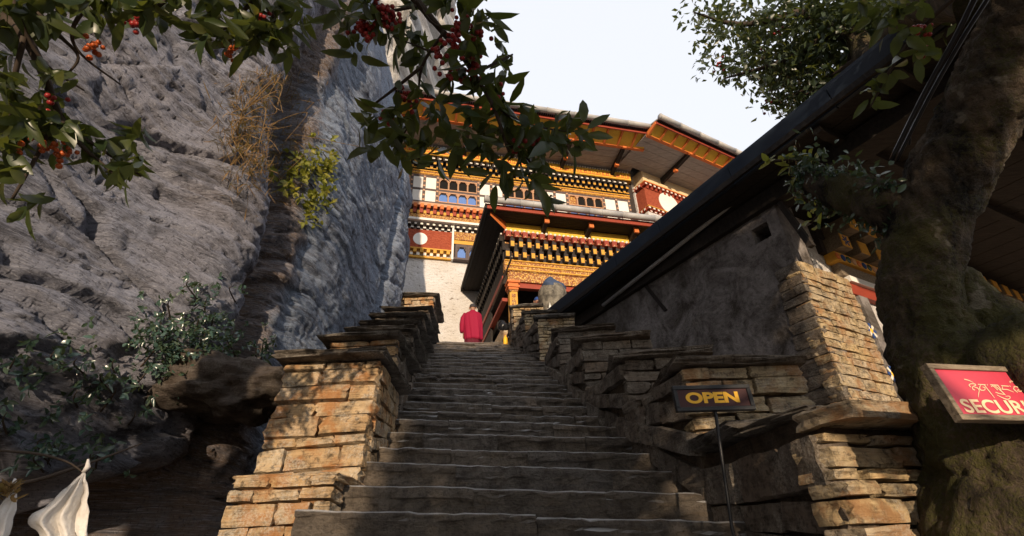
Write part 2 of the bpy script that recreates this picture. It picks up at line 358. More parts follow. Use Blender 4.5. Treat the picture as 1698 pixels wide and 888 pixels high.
cc = t.mix(t.ramp(c, [(.45, 0.0), (.65, .5)]), cc, (.06, .05, .04))
M['plaster_dark'] = t.fin(cc, .9, t.bump(t.math('ADD', a, b), .7, .04), .2)
t = NT('patterned glass'); M['glass'] = t.fin((.22, .33, .58), .08, None, 1.0); t.b.inputs['Metallic'].default_value = .85  # blue base tint stands for the sky mirrored in the panes
M['robe'] = m_paint('crimson robe cloth', (.27, .006, .035), .8, .1, (.2, .0, .02), 9, .2)
M['robe_dark'] = m_paint('dark maroon skirt cloth', (.10, .008, .02), .85, .1)
M['skin'] = m_paint('tanned skin', (.30, .16, .10), .55, 0, (.3, .16, .1), 9, 0, 0)
M['hair'] = m_paint('cropped grey hair', (.045, .042, .045), .8, 0)
M['blue'] = m_paint('blue cloth', (.02, .06, .22), .7, .1)
M['cloth'] = None
t = NT('thin soiled white cloth'); a = t.noise(t.pos, 7, 5); b = t.noise(t.map(t.pos, (160, 160, 160)), 3, 2)
cc = t.mix(t.ramp(a, [(.45, 0.0), (.75, .6)]), (.66, .63, .60), (.42, .36, .28))
M['cloth'] = t.fin(cc, .9, t.bump(t.math('ADD', t.noise(t.pos, 22, 5, .6), t.math('MULTIPLY', b, .15)), .6, .02), .1)
M['clay'] = None
t = NT('weathered whitewashed clay'); a = t.noise(t.pos, 5.5, 7, .7); b = t.noise(t.pos, 30, 4)
M['clay'] = t.fin(t.mix(t.ramp(a, [(.36, 0.0), (.66, 1.0)]), (.045, .04, .034), (.25, .225, .18)), .85, t.bump(t.math('ADD', a, b), .5, .03))
M['cap_blue'] = m_paint('faded blue grey tarp', (.045, .07, .13), .7, .4, (.04, .04, .05), 9)
M['sign_brown'] = m_paint('maroon brown sign board', (.055, .014, .014), .5, .2, (.03, .01, .01), 12, .05)
M['sign_black'] = m_paint('black sign frame', (.015, .015, .017), .4, .3, (.05, .05, .05), 20)
M['sign_yellow'] = m_paint('amber lettering', (.95, .52, .04), .5, .1, (.5, .2, .02), 30, 0)
M['sign_pink'] = m_paint('faded crimson sign board', (.52, .05, .085), .5, .2, (.45, .12, .12), 4, .03)
M['sign_cream'] = m_paint('cream lettering', (.78, .60, .38), .6, .1, (.6, .4, .2), 30, 0)
M['wood_grey'] = None
t = NT('weathered grey wood'); a = t.noise(t.map(t.pos, (3, 30, 30)), 2, 6, .7)
M['wood_grey'] = t.fin(t.mix(t.ramp(a, [(.3, 0.0), (.7, 1.0)]), (.085, .06, .04), (.30, .24, .17)), .8, t.bump(a, .6, .01))
M['cable'] = m_paint('black cable sheath', (.012, .012, .014), .3, 0)
M['soil'] = m_stone('dry earth', [(.12, .085, .055), (.12, .09, .06)], .1)
t = NT('worn step stone'); r = t.obj; a = t.noise(t.pos, 5, 9, .72, .4); b = t.noise(t.pos, 45, 6, .75); k = t.noise(t.map(t.pos, (1, 1, 5)), 4, 7, .65)
c = t.ramp(r, [(0, (.145, .122, .10)), (.5, (.20, .162, .125)), (1, (.165, .145, .128))])
c = t.mix(t.ramp(a, [(.36, .85), (.54, 0.0)]), c, (.045, .034, .025)); c = t.mix(t.ramp(b, [(.36, .6), (.48, 0.0)]), c, (.05, .04, .03)); c = t.mix(t.ramp(k, [(.5, 0.0), (.8, .4)]), c, (.24, .17, .10))
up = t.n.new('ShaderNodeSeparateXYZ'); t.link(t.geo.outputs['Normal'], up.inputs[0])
c = t.mix(t.math('MULTIPLY', t.ramp(up.outputs[2], [(.50, 0.0), (.88, 1.0)]), .95), c, (.66, .66, .67))       # dusty worn treads, with the sky's light on their edges put in the colour
M['step'] = t.fin(c, .62, t.bump(t.math('ADD', a, t.math('ADD', t.math('MULTIPLY', b, .5), t.math('MULTIPLY', k, .5))), 1.0, .08), .35)

# ------------------------------------------------------------------ ground and hillside
def xl(y): return float(np.interp(y, [-1, 3.0, 4.8, 6.5, 8.8, 11.0, 13], [-1.05, -1.10, -1.16, -1.39, -1.68, -1.91, -2.0]))
def xr(y): return float(np.interp(y, [-1, 3.0, 4.8, 6.5, 8.8, 11.0, 13], [1.35, 1.29, .95, .68, .46, -.13, -.2]))
def zst(y): return float(np.clip(.178+.525*(y-3.05), -1.5, 4.36))
g = MB().add([(-900, -900, -1.62), (900, -900, -1.62), (900, 900, -1.62), (-900, 900, -1.62)], [(0, 1, 2, 3)]).build('ground', M['soil'])
tag(g, kind='structure')
ny, nx = 90, 120
Y, X = np.meshgrid(np.linspace(-4, 34, ny), np.linspace(-14, 22, nx), indexing='ij')
Z = np.clip(.178+.525*(Y-3.05)-.75, -1.7, 3.95)
Z -= .9*sstep(1.2, 3.0, np.abs(X+.4))*sstep(2, 5, Y)
Z = np.where(Z < -1.55, -1.75, Z)
P = np.stack([X, Y, Z+.08*fbm(np.stack([X, Y, Z], -1).reshape(-1, 3)*1.3).reshape(ny, nx)], -1)
tag(place(bpy.data.objects.new('hillside', grid_mesh('hillside', P, M['soil'])), None), kind='structure')

# ------------------------------------------------------------------ cliff on the left
ctrl = np.array([(-9.0, -6.0), (-6.6, -2.6), (-4.85, .4), (-3.95, 2.2), (-3.2, 3.8), (-2.98, 4.4), (-3.02, 4.8), (-2.72, 5.1), (-2.52, 6.2), (-2.55, 8.0), (-2.50, 9.6), (-2.62, 10.4), (-3.4, 11.6), (-6.0, 13.5)])
seg = np.concatenate([[0], np.cumsum(np.linalg.norm(np.diff(ctrl, axis=0), axis=1))])
S = np.concatenate([np.linspace(0, 5.2, 60, endpoint=False), np.linspace(5.2, seg[-1]-3.4, 560, endpoint=False), np.linspace(seg[-1]-3.4, seg[-1], 40)]); zz = np.concatenate([np.linspace(-1.7, 8, 360), np.linspace(8.05, 26, 130)])
cx = np.interp(S, seg, ctrl[:, 0]); cy = np.interp(S, seg, ctrl[:, 1])
ker = np.hanning(13); ker /= ker.sum()
cxs = np.convolve(np.pad(cx, 6, 'edge'), ker, 'valid'); cys = np.convolve(np.pad(cy, 6, 'edge'), ker, 'valid')
tx, ty = np.gradient(cxs), np.gradient(cys); tl = np.hypot(tx, ty); nxn, nyn = ty/tl, -tx/tl
k2 = np.hanning(61); k2 /= k2.sum()
nxn = np.convolve(np.pad(nxn, 30, 'edge'), k2, 'valid'); nyn = np.convolve(np.pad(nyn, 30, 'edge'), k2, 'valid')
SS, ZZ = np.meshgrid(S, zz); CY = np.broadcast_to(cys, SS.shape); CX = np.broadcast_to(cxs, SS.shape)
base = np.stack([CX, CY, ZZ], -1).reshape(-1, 3)
warp = fbm(base*.5, 3).reshape(SS.shape); warp2 = fbm(base*1.4+9, 3).reshape(SS.shape)
th = np.radians(11.0)+0*ZZ
q = SS*np.sin(th)+ZZ*np.cos(th)+.16*warp+.02*warp2
tt = SS*np.cos(th)-ZZ*np.sin(th)+.3*warp
off = .15*fbm(base*.42+3, 3).reshape(SS.shape)+.03*warp2
blue = sstep(4.9, 5.4, CY)
flat = lambda A: A.reshape(-1)
sn = lambda qs, ts, k, o=4: fbm(np.stack([flat(tt)*ts, flat(q)*qs, flat(SS)*0+k], -1), o).reshape(SS.shape)
strata = sn(1.9, .28, 1.1); strata2 = sn(7, .8, 7.7, 4); strata3 = sn(24, 3.2, 4.4, 3)
saw = (q*.95+.45*strata+.2*warp2) % 1.0; saw2 = (q*3.1+.7*strata2+.4*warp2) % 1.0
amp = 1-.6*blue
wq = q+.04*strata+.012*fbm(base*5.0, 3).reshape(SS.shape); wt = tt+.05*strata2
pl1, j1 = plates(wt*.55, wq*1.5, 3); pl2, j2 = plates(wt*1.6+5, wq*5.0, 8); pl3, j3 = plates(wt*4.0, wq*13.0, 5)
off += amp*(.10*pl1+.036*pl2+.020*pl3+.022*strata+.010*strata2+.012*strata3)-.05*amp*(1-sstep(0, .07, j1))*sstep(-.2, .4, strata2)-.018*(1-sstep(0, .10, j2))
iso_r = np.abs(fbm(base*2.6+40, 4)).reshape(SS.shape)
off += .022*iso_r+.010*fbm(base*11, 3).reshape(SS.shape)
# cracks: deep diagonal fissure lines
fis = np.abs(sn(.7, .15, 22.0, 3)); off -= .13*amp*(1-sstep(0, .045, fis))
fis2 = np.abs(sn(1.6, .3, 31.0, 3)); off -= .05*amp*(1-sstep(0, .05, fis2))
# undercut cave at the foot, hollow behind the dry brush, leaning head
near = 1-sstep(4.3, 5.0, CY)
foot = .78+.22*warp2+.35*warp-.12*sstep(2.5, .5, CY)
off -= 3.4*near*sstep(foot+.10, foot-.30, ZZ)
off -= .6*np.exp(-((CY-4.8)/.42)**2-((ZZ-5.4)/1.5)**2)
off -= .22*np.exp(-((CY-4.85)/.12)**2)*sstep(7.5, 5.0, ZZ)
off += .35*np.exp(-((CY-4.25)/.5)**2-((ZZ-3.0)/1.6)**2)
off -= .30*np.exp(-((CY-8.7-.35*(ZZ-5)*.4)/.12)**2)*sstep(3.2, 4.6, ZZ)*sstep(12, 8, ZZ)
off -= .22*np.maximum(0, ZZ-8.2)*(.35+.65*blue)-.0*ZZ
off += .10*np.clip(ZZ-1, 0, 6)*(1-blue)*.6
P = np.stack([CX+nxn*off, CY+nyn*off, ZZ+.05*warp2+.12*strata*amp*.5], -1)
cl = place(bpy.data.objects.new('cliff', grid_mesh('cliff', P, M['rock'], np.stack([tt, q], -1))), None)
tag(cl, 'tall grey pink layered rock face leaning over the left of the stairs', None, None, 'structure')
_q = P[::2, ::2].reshape(-1, 3); _z = _q@cF; _x = 849+LENS_PX*(_q@cR)/np.maximum(_z, .1); _y = 444-LENS_PX*(_q@cU)/np.maximum(_z, .1)
CL_P = _q[(_z > .5) & (_x > -60) & (_x < 620) & (_y > 60) & (_y < 900)]
def cliff_at(px, py, lift=.04):
    """nearest cliff vertex seen at a picture position"""
    d = unit(ray(px, py)); Q = CL_P; t_ = Q@d; perp = np.linalg.norm(Q-t_[:, None]*d, axis=1)
    ok = (perp < .06) & (t_ > 0.5)
    if not ok.any(): return Q[np.argmin(perp+(t_ < .5)*99)]
    i = np.where(ok)[0][np.argmin(t_[ok])]; return Q[i]-d*lift
# far pale rock behind the roof corner
Yf, Zf = np.meshgrid(np.linspace(0, 1, 160), np.linspace(0, 1, 300))
fa, fb2 = atY(700, 190, 25.0), atY(752, -120, 25.0)
ex = fa[0]+(fb2[0]-fa[0])*(Zf*60-fa[2])/(fb2[2]-fa[2]); base = np.stack([ex-14*(1-Yf), 25-6*(1-Yf)+0*Zf, Zf*60], -1).reshape(-1, 3)
of = (1.6*fbm(base*.22, 4)+.6*fbm(base*.9, 4)).reshape(Yf.shape)
_pl = plates(Yf*5+.2*of, Zf*26+.3*of, 4); of = of+.9*_pl[0]+.25*plates(Yf*16, Zf*80, 6)[0]-.3*(1-sstep(0, .08, _pl[1]))
P = np.stack([ex-14*(1-Yf)+.5*of*Yf-.4*Yf, 25-5*(1-Yf)-of+8*np.maximum(0, Yf-.88)/.12, Zf*60], -1)
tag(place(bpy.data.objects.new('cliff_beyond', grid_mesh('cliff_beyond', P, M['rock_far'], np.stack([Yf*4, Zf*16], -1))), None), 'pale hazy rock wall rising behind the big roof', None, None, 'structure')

# dark boulder wedged under the cliff
def boulder(name, c, r, seed, mat, flatten=.75, sub=5):
    bm = bmesh.new(); bmesh.ops.create_icosphere(bm, subdivisions=sub, radius=1.0); co = np.array([v.co[:] for v in bm.verts])
    d = 1+.45*fbm(co*1.1+seed, 3)-.16*np.abs(fbm(co*2.6+seed, 4))+.03*fbm(co*12+seed, 3); d = np.where(co[:, 2] < -.35, d*(1-.5*(-.35-co[:, 2])), d)
    co = co*d[:, None]*np.array([r[0], r[1], r[2]])+np.asarray(c)
    for v, p in zip(bm.verts, co): v.co = p
    me = bpy.data.meshes.new(name); bm.to_mesh(me); bm.free(); me.polygons.foreach_set('use_smooth', [True]*len(me.polygons)); me.materials.append(mat)
    return place(bpy.data.objects.new(name, me), None)
tag(boulder('boulder', atY(385, 655, 4.45), (.60, .55, .30), 6.1, M['rock_dark']), 'dark brown boulder jutting out under the cliff beside the left pier', 'boulder')

# ------------------------------------------------------------------ stairs
stairs = thing('stairs', (0, 3, -1.5), 'worn grey brown stone stairs climbing between two parapet walls', None, None, 'structure')
def step_slab(a, b, yA, yB, zA, zB, seed, lip, rise=.2):
    n = max(5, int(abs(b-a)/(.05 if zA > -.2 and zA < 2.4 else .12))); mb = MB(); lz = -.05-.02*math.sin(seed*5)
    prof = [(.03+lip, -rise-.03), (.016+lip, -.165), (.010+lip, -.13), (.006+lip, -.095), (lip, lz-.012), (.002, lz), (-.004, lz*.55), (-.001, -.008), (.005, -.002), (.014, 0), (.13, .002), (.5, .0), (.5, -rise-.03)]
    m = len(prof); T = np.linspace(0, 1, n+1); X_ = a+(b-a)*T
    lp = np.stack([X_, 0*X_, 0*X_+seed*3.1], 1)
    e1 = .035*fbm(lp*1.3, 3)+.010*fbm(lp*11+5, 4); e2 = .008*fbm(lp*2.0+50, 3)+.005*fbm(lp*16+9, 3)
    jj = np.arange(m); G = np.stack(np.meshgrid(X_*9, jj*.55+seed*1.9, indexing='ij'), -1).reshape(-1, 2); G = np.concatenate([G, np.full((len(G), 1), seed*2.3)], 1)
    k1 = fbm(G, 4).reshape(n+1, m); chip = np.maximum(0, fbm(lp*5+70, 3)-.45)*.12
    vs = []
    for i in range(n+1):
        y = yA+(yB-yA)*T[i]; z = zA+(zB-zA)*T[i]
        for j, (py_, pz_) in enumerate(prof):
            vs.append((X_[i]+(.010*k1[i, j] if i in (0, n) else .008*k1[i, j]), y+py_+((e1[i]+(.024*k1[i, j] if j < 6 else .006*k1[i, j])+(chip[i] if 4 < j < 10 else 0)) if j < 10 else .01*k1[i, j]), z+pz_+((e2[i]-(chip[i]*.4 if 5 < j < 10 else 0)) if 0 < j < 11 else 0)+(.010*k1[i, j] if 0 < j < 6 else .003*k1[i, j])))
    fs = [(i*m+j, i*m+(j+1) % m, (i+1)*m+(j+1) % m, (i+1)*m+j) for i in range(n) for j in range(m)]+[tuple(range(m))[::-1], tuple(range(n*m, n*m+m))]
    return mb.add(vs, fs).build('step_stone', M['step'], stairs, False)
rs = random.Random(21)
for k in range(-9, 25):
    h = .178+.18*k; tilt = float(np.interp(k, [-9, 0, 10, 24], [.06, .06, .03, .0])); yl = 2.95+.343*k; yr = yl+.27
    A, B = xl(yl)-.12, xr(yr)+.16
    ncut = rs.choice([1, 2, 2, 3]) if k > -1 else 1
    cuts = sorted([0]+[(j+rs.uniform(-.28, .28))/(ncut+1) for j in range(1, ncut+1)]+[1])
    for i in range(len(cuts)-1):
        t0, t1 = cuts[i], cuts[i+1]; j1 = rs.uniform(-.012, .012); jz = rs.uniform(-.012, .012)
        f = lambda t, p, q_: p+(q_-p)*t
        step_slab(f(t0, A, B)+.001, f(t1, A, B)-.001, f(t0, yl, yr)+j1, f(t1, yl, yr)+j1, h+tilt-2*tilt*t0+jz, h+tilt-2*tilt*t1+jz, k*1.7+i*.9+11, rs.choice([0, .005, .012, .03]))
mb = MB(); st = [-.2+.343*i for i in range(34)]
for i in range(33):
    y0, y1 = st[i], st[i+1]; zt = max(-1.6, zst(y1)-.30)
    if zt > -1.55: mb.hexa([(xl(y0)-.1, y0+.2, -1.7), (xr(y0)+.1, y0+.2, -1.7), (xr(y1)+.1, y1+.2, -1.7), (xl(y1)-.1, y1+.2, -1.7), (xl(y0)-.1, y0+.2, zt-.17), (xr(y0)+.1, y0+.2, zt-.17), (xr(y1)+.1, y1+.2, zt), (xl(y1)-.1, y1+.2, zt)])
mb.build('stair_core', M['mud_dark'], stairs)
ld = MB(); ld.hexa([(-3.2, 11.35, 3.2), (3, 11.35, 3.2), (6, 18, 3.2), (-4, 18, 3.2), (-3.2, 11.35, 4.43), (3, 11.35, 4.43), (6, 18, 4.43), (-4, 18, 4.43)])
tag(ld.build('path', M['step']), 'stone paved landing at the head of the stairs', None, None, 'structure')

# ------------------------------------------------------------------ stone walls
def rough_box(seed, cuts=2, amp=.05, rnd=.07):
    bm = bmesh.new(); bmesh.ops.create_cube(bm, size=1.0); bmesh.ops.subdivide_edges(bm, edges=bm.edges[:], cuts=cuts, use_grid_fill=True)
    co = np.array([v.co[:] for v in bm.verts]); ext = (np.abs(co) > .499).sum(1)
    co = co*(1-rnd*np.maximum(0, ext-1))[:, None]
    n3 = np.stack([fbm(co*1.7+seed*7.1+j*31, 4, .6) for j in range(3)], 1)
    co = co+n3*amp
    for v, p in zip(bm.verts, co): v.co = p
    me = bpy.data.meshes.new('stone'); bm.to_mesh(me); bm.free(); return me
PROTO = [rough_box(i, 3, .075, .022) for i in range(14)]
SLABP = [rough_box(40+i, 6, .055, .012) for i in range(6)]
_pm = {}
def proto(kind, i, mat):
    key = (kind, i, mat.name)
    if key not in _pm:
        me = (PROTO if kind == 's' else SLABP)[i].copy(); me.materials.append(mat); _pm[key] = me
    return _pm[key]
def stone_at(parent, c, U, Vv, N, size, mat, rs, kind='s', name='stone'):
    o = bpy.data.objects.new(name, proto(kind, rs.randrange(14 if kind == 's' else 6), mat))
    fl = rs.choice((-1, 1))
    m = Matrix((tuple(U*size[0]*fl), tuple(N*size[1]*fl), tuple(Vv*size[2]))).transposed().to_4x4(); m.translation = Vector(tuple(c))
    o.matrix_basis = m; o.parent = parent; o.matrix_parent_inverse = parent.matrix_basis.inverted(); COL.objects.link(o); return o
def wall_face(parent, A, B, C, D, mat, rs, ch=(.08, .16), cl=(.16, .5), depth=.16, proud=.025, gap=.010):
    """coursed rubble over the quad A(bl) B(br) C(tr) D(tl), seen from outside"""
    A, B, C, D = [np.asarray(q, float) for q in (A, B, C, D)]
    H = (np.linalg.norm(D-A)+np.linalg.norm(C-B))/2; v = 0.0
    while v < H-.02:
        h = rs.uniform(*ch)
        if H-v-h < ch[0]*.6: h = H-v
        vm = (v+h/2)/H; L0 = A+(D-A)*vm; R0 = B+(C-B)*vm; W = np.linalg.norm(R0-L0); U = unit(R0-L0); Vv = unit((D-A)*.5+(C-B)*.5); N = unit(np.cross(U, Vv)); Vq = np.cross(N, U)
        x = -rs.uniform(0, .02)
        while x < W-.02:
            l = rs.uniform(*cl)*(1.25 if h > .13 else 1)
            if W-x-l < cl[0]*.7: l = W-x+rs.uniform(0, .012)
            hh = h*rs.uniform(.86, 1.0); c = L0+U*(x+l/2)+N*(-depth/2+rs.uniform(0, proud))+Vq*rs.uniform(-.008, .004)
            rot = rs.gauss(0, .025); U2 = U*math.cos(rot)+Vq*math.sin(rot); V2 = Vq*math.cos(rot)-U*math.sin(rot)
            stone_at(parent, c, U2, V2, N, (l-gap, depth, hh-gap), mat, rs)
            x += l
        v += h
def core(mb, q0, q1, z0, z1, ins=.035):
    """frustum between bottom quad q0 and top quad q1 (ccw from above), drawn in by ins"""
    def shrink(q):
        q = [np.asarray(p, float) for p in q]; c = sum(q)/len(q); return [p+(c-p)*min(.4, ins/np.linalg.norm(c-p)*1.4) for p in q]
    a, b = shrink(q0), shrink(q1)
    mb.hexa([(p[0], p[1], z0) for p in a]+[(p[0], p[1], z1-.02) for p in b])
def cap(parent, x0, x1, y0, y1, z, th, rs, mat=None, yaw=0.0, tiltx=0.0, name='cap_slab'):
    c = V3((x0+x1)/2, (y0+y1)/2, z+th/2); U = V3(math.cos(yaw), math.sin(yaw), tiltx); N = V3(-math.sin(yaw), math.cos(yaw), 0)
    return stone_at(parent, c, unit(U), unit(np.cross(U, N)), -N, (abs(x1-x0), abs(y1-y0), th), mat or M['slab'], rs, 'c', name)

# left parapet: base, big lit pier, then steps up along the stairs
LW = thing('parapet_wall', (-1.5, 3.2, -1.5), 'orange lit stepped stone parapet with slate caps left of the stairs', 'wall', 'stair parapets')
rs = random.Random(5); mb = MB()
# base block
bq = [(-1.68, 2.98), (-1.08, 2.98), (-1.08, 3.75), (-1.70, 3.75)]; bt = [(-1.66, 3.10), (-1.10, 3.10), (-1.10, 3.75), (-1.68, 3.75)]
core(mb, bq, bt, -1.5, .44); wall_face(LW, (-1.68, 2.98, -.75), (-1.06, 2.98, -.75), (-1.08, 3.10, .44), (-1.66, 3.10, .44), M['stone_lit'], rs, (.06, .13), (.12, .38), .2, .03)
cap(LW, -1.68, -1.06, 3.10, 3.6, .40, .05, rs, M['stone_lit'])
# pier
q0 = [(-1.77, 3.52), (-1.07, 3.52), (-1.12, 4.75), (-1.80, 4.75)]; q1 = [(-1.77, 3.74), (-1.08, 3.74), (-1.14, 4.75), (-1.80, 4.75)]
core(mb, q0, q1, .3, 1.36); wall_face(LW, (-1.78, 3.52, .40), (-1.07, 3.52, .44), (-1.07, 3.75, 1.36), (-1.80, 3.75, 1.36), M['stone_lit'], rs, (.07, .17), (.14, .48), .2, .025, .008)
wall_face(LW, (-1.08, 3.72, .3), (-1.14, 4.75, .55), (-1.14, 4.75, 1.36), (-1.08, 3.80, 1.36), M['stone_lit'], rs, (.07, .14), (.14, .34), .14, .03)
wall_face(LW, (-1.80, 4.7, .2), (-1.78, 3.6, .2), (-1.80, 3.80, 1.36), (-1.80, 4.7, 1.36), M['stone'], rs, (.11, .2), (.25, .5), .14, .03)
cap(LW, -1.90, -1.02, 3.62, 4.75, 1.365, .06, rs, None, .03, .02)
LS = [(4.55, 5.6, 1.86), (5.55, 6.7, 2.36), (6.6, 7.8, 2.92), (7.7, 9.0, 3.55), (8.9, 10.2, 4.25), (10.1, 11.6, 5.15)]
pz = 1.43
for i, (y0, y1, zt) in enumerate(LS):
    a0, a1 = xl(y0), xl(y1); o0, o1 = a0-.66-.05*i, a1-.66-.05*i
    core(mb, [(o0, y0), (a0, y0), (a1, y1+.1), (o1, y1+.1)], [(o0, y0), (a0, y0), (a1, y1+.1), (o1, y1+.1)], zst(y0)-.6, zt)
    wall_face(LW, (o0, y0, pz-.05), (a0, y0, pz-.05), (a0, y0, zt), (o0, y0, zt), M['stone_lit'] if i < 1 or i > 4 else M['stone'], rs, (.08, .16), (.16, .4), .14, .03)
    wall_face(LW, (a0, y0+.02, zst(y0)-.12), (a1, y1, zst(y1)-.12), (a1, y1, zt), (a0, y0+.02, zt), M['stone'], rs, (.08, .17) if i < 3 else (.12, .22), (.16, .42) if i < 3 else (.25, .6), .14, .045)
    cap(LW, o0-.08, a0+.06, y0-.12, y1-.02, zt, .042+.012*(i % 2), rs, None, rs.uniform(-.06, .06)+.02, rs.uniform(-.03, .03)); pz = zt+.05
mb.build('mud_core', M['mud'], LW)

RW = thing('parapet_wall', (1.6, 2.3, -1.5), 'dark stepped stone parapet right of the stairs with a lit rubble end below the sign', 'wall', 'stair parapets')
rs = random.Random(9); mb = MB()
# near end: lit front face below the security sign
q = [(1.34, 2.25), (2.25, 2.55), (2.1, 3.6), (1.28, 3.6)]
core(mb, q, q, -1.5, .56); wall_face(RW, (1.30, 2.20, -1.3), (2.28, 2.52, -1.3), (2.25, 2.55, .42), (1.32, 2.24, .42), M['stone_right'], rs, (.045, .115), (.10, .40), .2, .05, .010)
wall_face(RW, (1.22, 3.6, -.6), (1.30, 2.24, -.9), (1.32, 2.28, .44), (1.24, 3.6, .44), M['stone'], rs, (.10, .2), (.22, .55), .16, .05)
stone_at(RW, V3(1.60, 2.33, .485), unit(V3(1, .32, .0)), V3(0, 0, 1), unit(V3(.32, -1, 0)), (.56, .30, .075), M['stone_right'], rs)
stone_at(RW, V3(2.08, 2.48, .475), unit(V3(1, .32, .0)), V3(0, 0, 1), unit(V3(.32, -1, 0)), (.40, .30, .075), M['stone_right'], rs)
cap(RW, 1.26, 2.28, 2.46, 3.0, .53, .04, rs, None, .26, .01); cap(RW, 1.16, 1.95, 2.86, 3.62, .55, .065, rs, None, .06)
RS = [(3.5, 4.55, 1.13), (4.5, 5.75, 1.56), (5.7, 7.0, 2.22), (6.9, 8.1, 2.85), (8.8, 9.75, 3.92), (9.65, 10.65, 4.42), (10.55, 11.9, 5.0)]
pz = .6
for i, (y0, y1, zt) in enumerate(RS):
    a0, a1 = xr(y0)+.01, xr(y1)+.01; w = .85 if i < 4 else .7; o0, o1 = a0+w, a1+w
    core(mb, [(a0, y0), (o0, y0), (o1, y1+.1), (a1, y1+.1)], [(a0, y0), (o0, y0), (o1, y1+.1), (a1, y1+.1)], zst(y0)-.9, zt)
    z0 = pz-.05 if i != 4 else zst(8.8)-.25
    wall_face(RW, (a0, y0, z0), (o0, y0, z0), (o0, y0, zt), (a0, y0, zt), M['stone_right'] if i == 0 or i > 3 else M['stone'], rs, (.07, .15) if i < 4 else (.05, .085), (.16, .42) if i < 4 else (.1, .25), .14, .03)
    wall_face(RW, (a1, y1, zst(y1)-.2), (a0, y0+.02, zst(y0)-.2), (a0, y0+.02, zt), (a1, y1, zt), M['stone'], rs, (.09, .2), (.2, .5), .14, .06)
    cap(RW, a0-.05, o0+.04, y0-.08, y1-.02, zt, .065, rs, M['stone'] if i < 4 else None, rs.uniform(-.07, .03)-.03, rs.uniform(-.03, .03)); pz = zt+.05
mb.build('mud_core', M['mud_dark'], RW)

# ------------------------------------------------------------------ big monastery building
WB = atY(740, 430, 16.0)
FB = Frame(WB, 13.8)
_c = FB.p(*[FB.uz(1066, 303, .5)[0], .5, 0]); FR = Frame(_c, 29.5)
big = thing('monastery_building', (2, 19, 4.4), 'tall whitewashed monastery with painted timber window bay and wide eaves above the stairs', 'building')
def row_u(px, y0=315): return FB.uz(px, y0+.14*(px-715))[0]
UL, UR = -6.0, row_u(1050)
# masonry
mb = MB(); FB.box(mb, UL-4, UR+1.5, -9, -.16, 3.5, 11.3); mb.build('wall', M['white_wall'], big)
mb = MB(); FB.box(mb, UL, UR+.3, -8.9, -.12, 11.3, 15.6); mb.build('bay_wall', M['dark'], big)
mb = MB(); FR.box(mb, -.05, 9, -9, -.55, 3.6, 16.0); mb.build('side_wall', M['white_wall'], big)
zA = lambda px, py, o=0.0: FB.uz(px, py, o)[1]
zr = dict(b1=zA(737.6, 247, .34), b0=zA(737.6, 259, .34), f0=13.66, t0=12.24, r0=12.08, rb=11.63, g0=11.38, w0=11.28, rt=11.0, rbm=10.12, bb=9.76)
kz = [zA(737, 259, .25), zA(737, 267.5, .25), zA(737, 275, .22), zA(737, 283, .16)]
def band(name, u0, u1, o0, o1, z0, z1, mat, fr=FB, par=big, bev=0):
    mb = MB(); fr.box(mb, u0, u1, o0, o1, z0, z1); return mb.build(name, M[mat], par, False, bev)
ubL = row_u(682)-2.2
# top inscription band, white beads
ib = band('inscription_band', ubL, UR+.05, -.12, .34, zr['b0'], zr['b1'], 'gold')
mb = MB(); 
for q in (zr['b0']+.02, zr['b1']-.06): FB.box(mb, ubL, UR+.04, .34, .365, q, q+.045)
mb.build('band_moulding', M['yellow'], ib)
mb = MB(); rs = random.Random(3); u = ubL+.1; bgm = MB()
FB.box(bgm, ubL+.05, UR-.05, .34, .35, zr['b0']+.08, zr['b1']-.08); bgm.build('band_ground', M['orange'], ib)
while u < UR-.22:                                             # syllable blocks: head stroke, stem, hooks
    z1, z0 = zr['b1']-.10, zr['b0']+.10; w = .135
    FB.box(mb, u, u+w, .35, .37, z1-.035, z1); sh = rs.randrange(5)
    if sh in (0, 2, 4): FB.box(mb, u+w-.035, u+w, .35, .37, z0, z1-.03)
    if sh in (1, 3): FB.box(mb, u+.05, u+.085, .35, .37, z0, z1-.03)
    if sh in (0, 3, 1): FB.box(mb, u, u+.09, .35, .37, z0+.09, z0+.125)
    if sh in (2, 1): FB.box(mb, u, u+.10, .35, .37, z0, z0+.035)
    if sh in (4, 3, 0): FB.box(mb, u, u+.035, .35, .37, z0+.03, z0+.10)
    if rs.random() < .4: FB.box(mb, u+.03, u+.10, .35, .37, z1+.012, z1+.035)
    u += .175
tag(mb.build('lettering', M['yellow'], ib), kind='stuff')
mb = MB(); u = ubL
while u < UR: FB.box(mb, u, u+.06, .32, .38, zr['b1']+.005, zr['b1']+.065); u += .12
tag(mb.build('bead_row', M['pale_dot'], big), kind='stuff')
def bracket_rows(prefix, fr, u0, u1, rows, pitch, par, face='gold', body='dark'):
    """rows: (z0, z1, out); blocks stepped outward; too fine to pick apart singly"""
    A, B = MB(), MB()
    for k, (z0, z1, out, fz) in enumerate(rows):
        u = u0+(pitch/2 if k % 2 else 0)
        while u < u1-pitch*.4:
            fr.box(A, u, u+pitch*.5, -.1, out, z0, z1)
            if fz: fr.box(B, u+.01, u+pitch*.5-.01, out, out+.012, z0+.02, z0+(z1-z0)*fz)
            u += pitch
    a = tag(A.build(prefix+'_row', M[body], par), kind='stuff')
    if B.v: tag(B.build(prefix+'_face_row', M[face], par), kind='stuff')
bracket_rows('bracket', FB, ubL, UR-.05, [(kz[1], kz[0]-.004, .28, 0), (kz[2], kz[1]-.004, .23, .6), (kz[3], kz[2]-.004, .16, .62)], .262, big)
bracket_rows('white_tip', FB, ubL+.06, UR-.05, [(kz[1]+.02, kz[1]+.10, .285, 1)], .262, big, 'pale_dot')
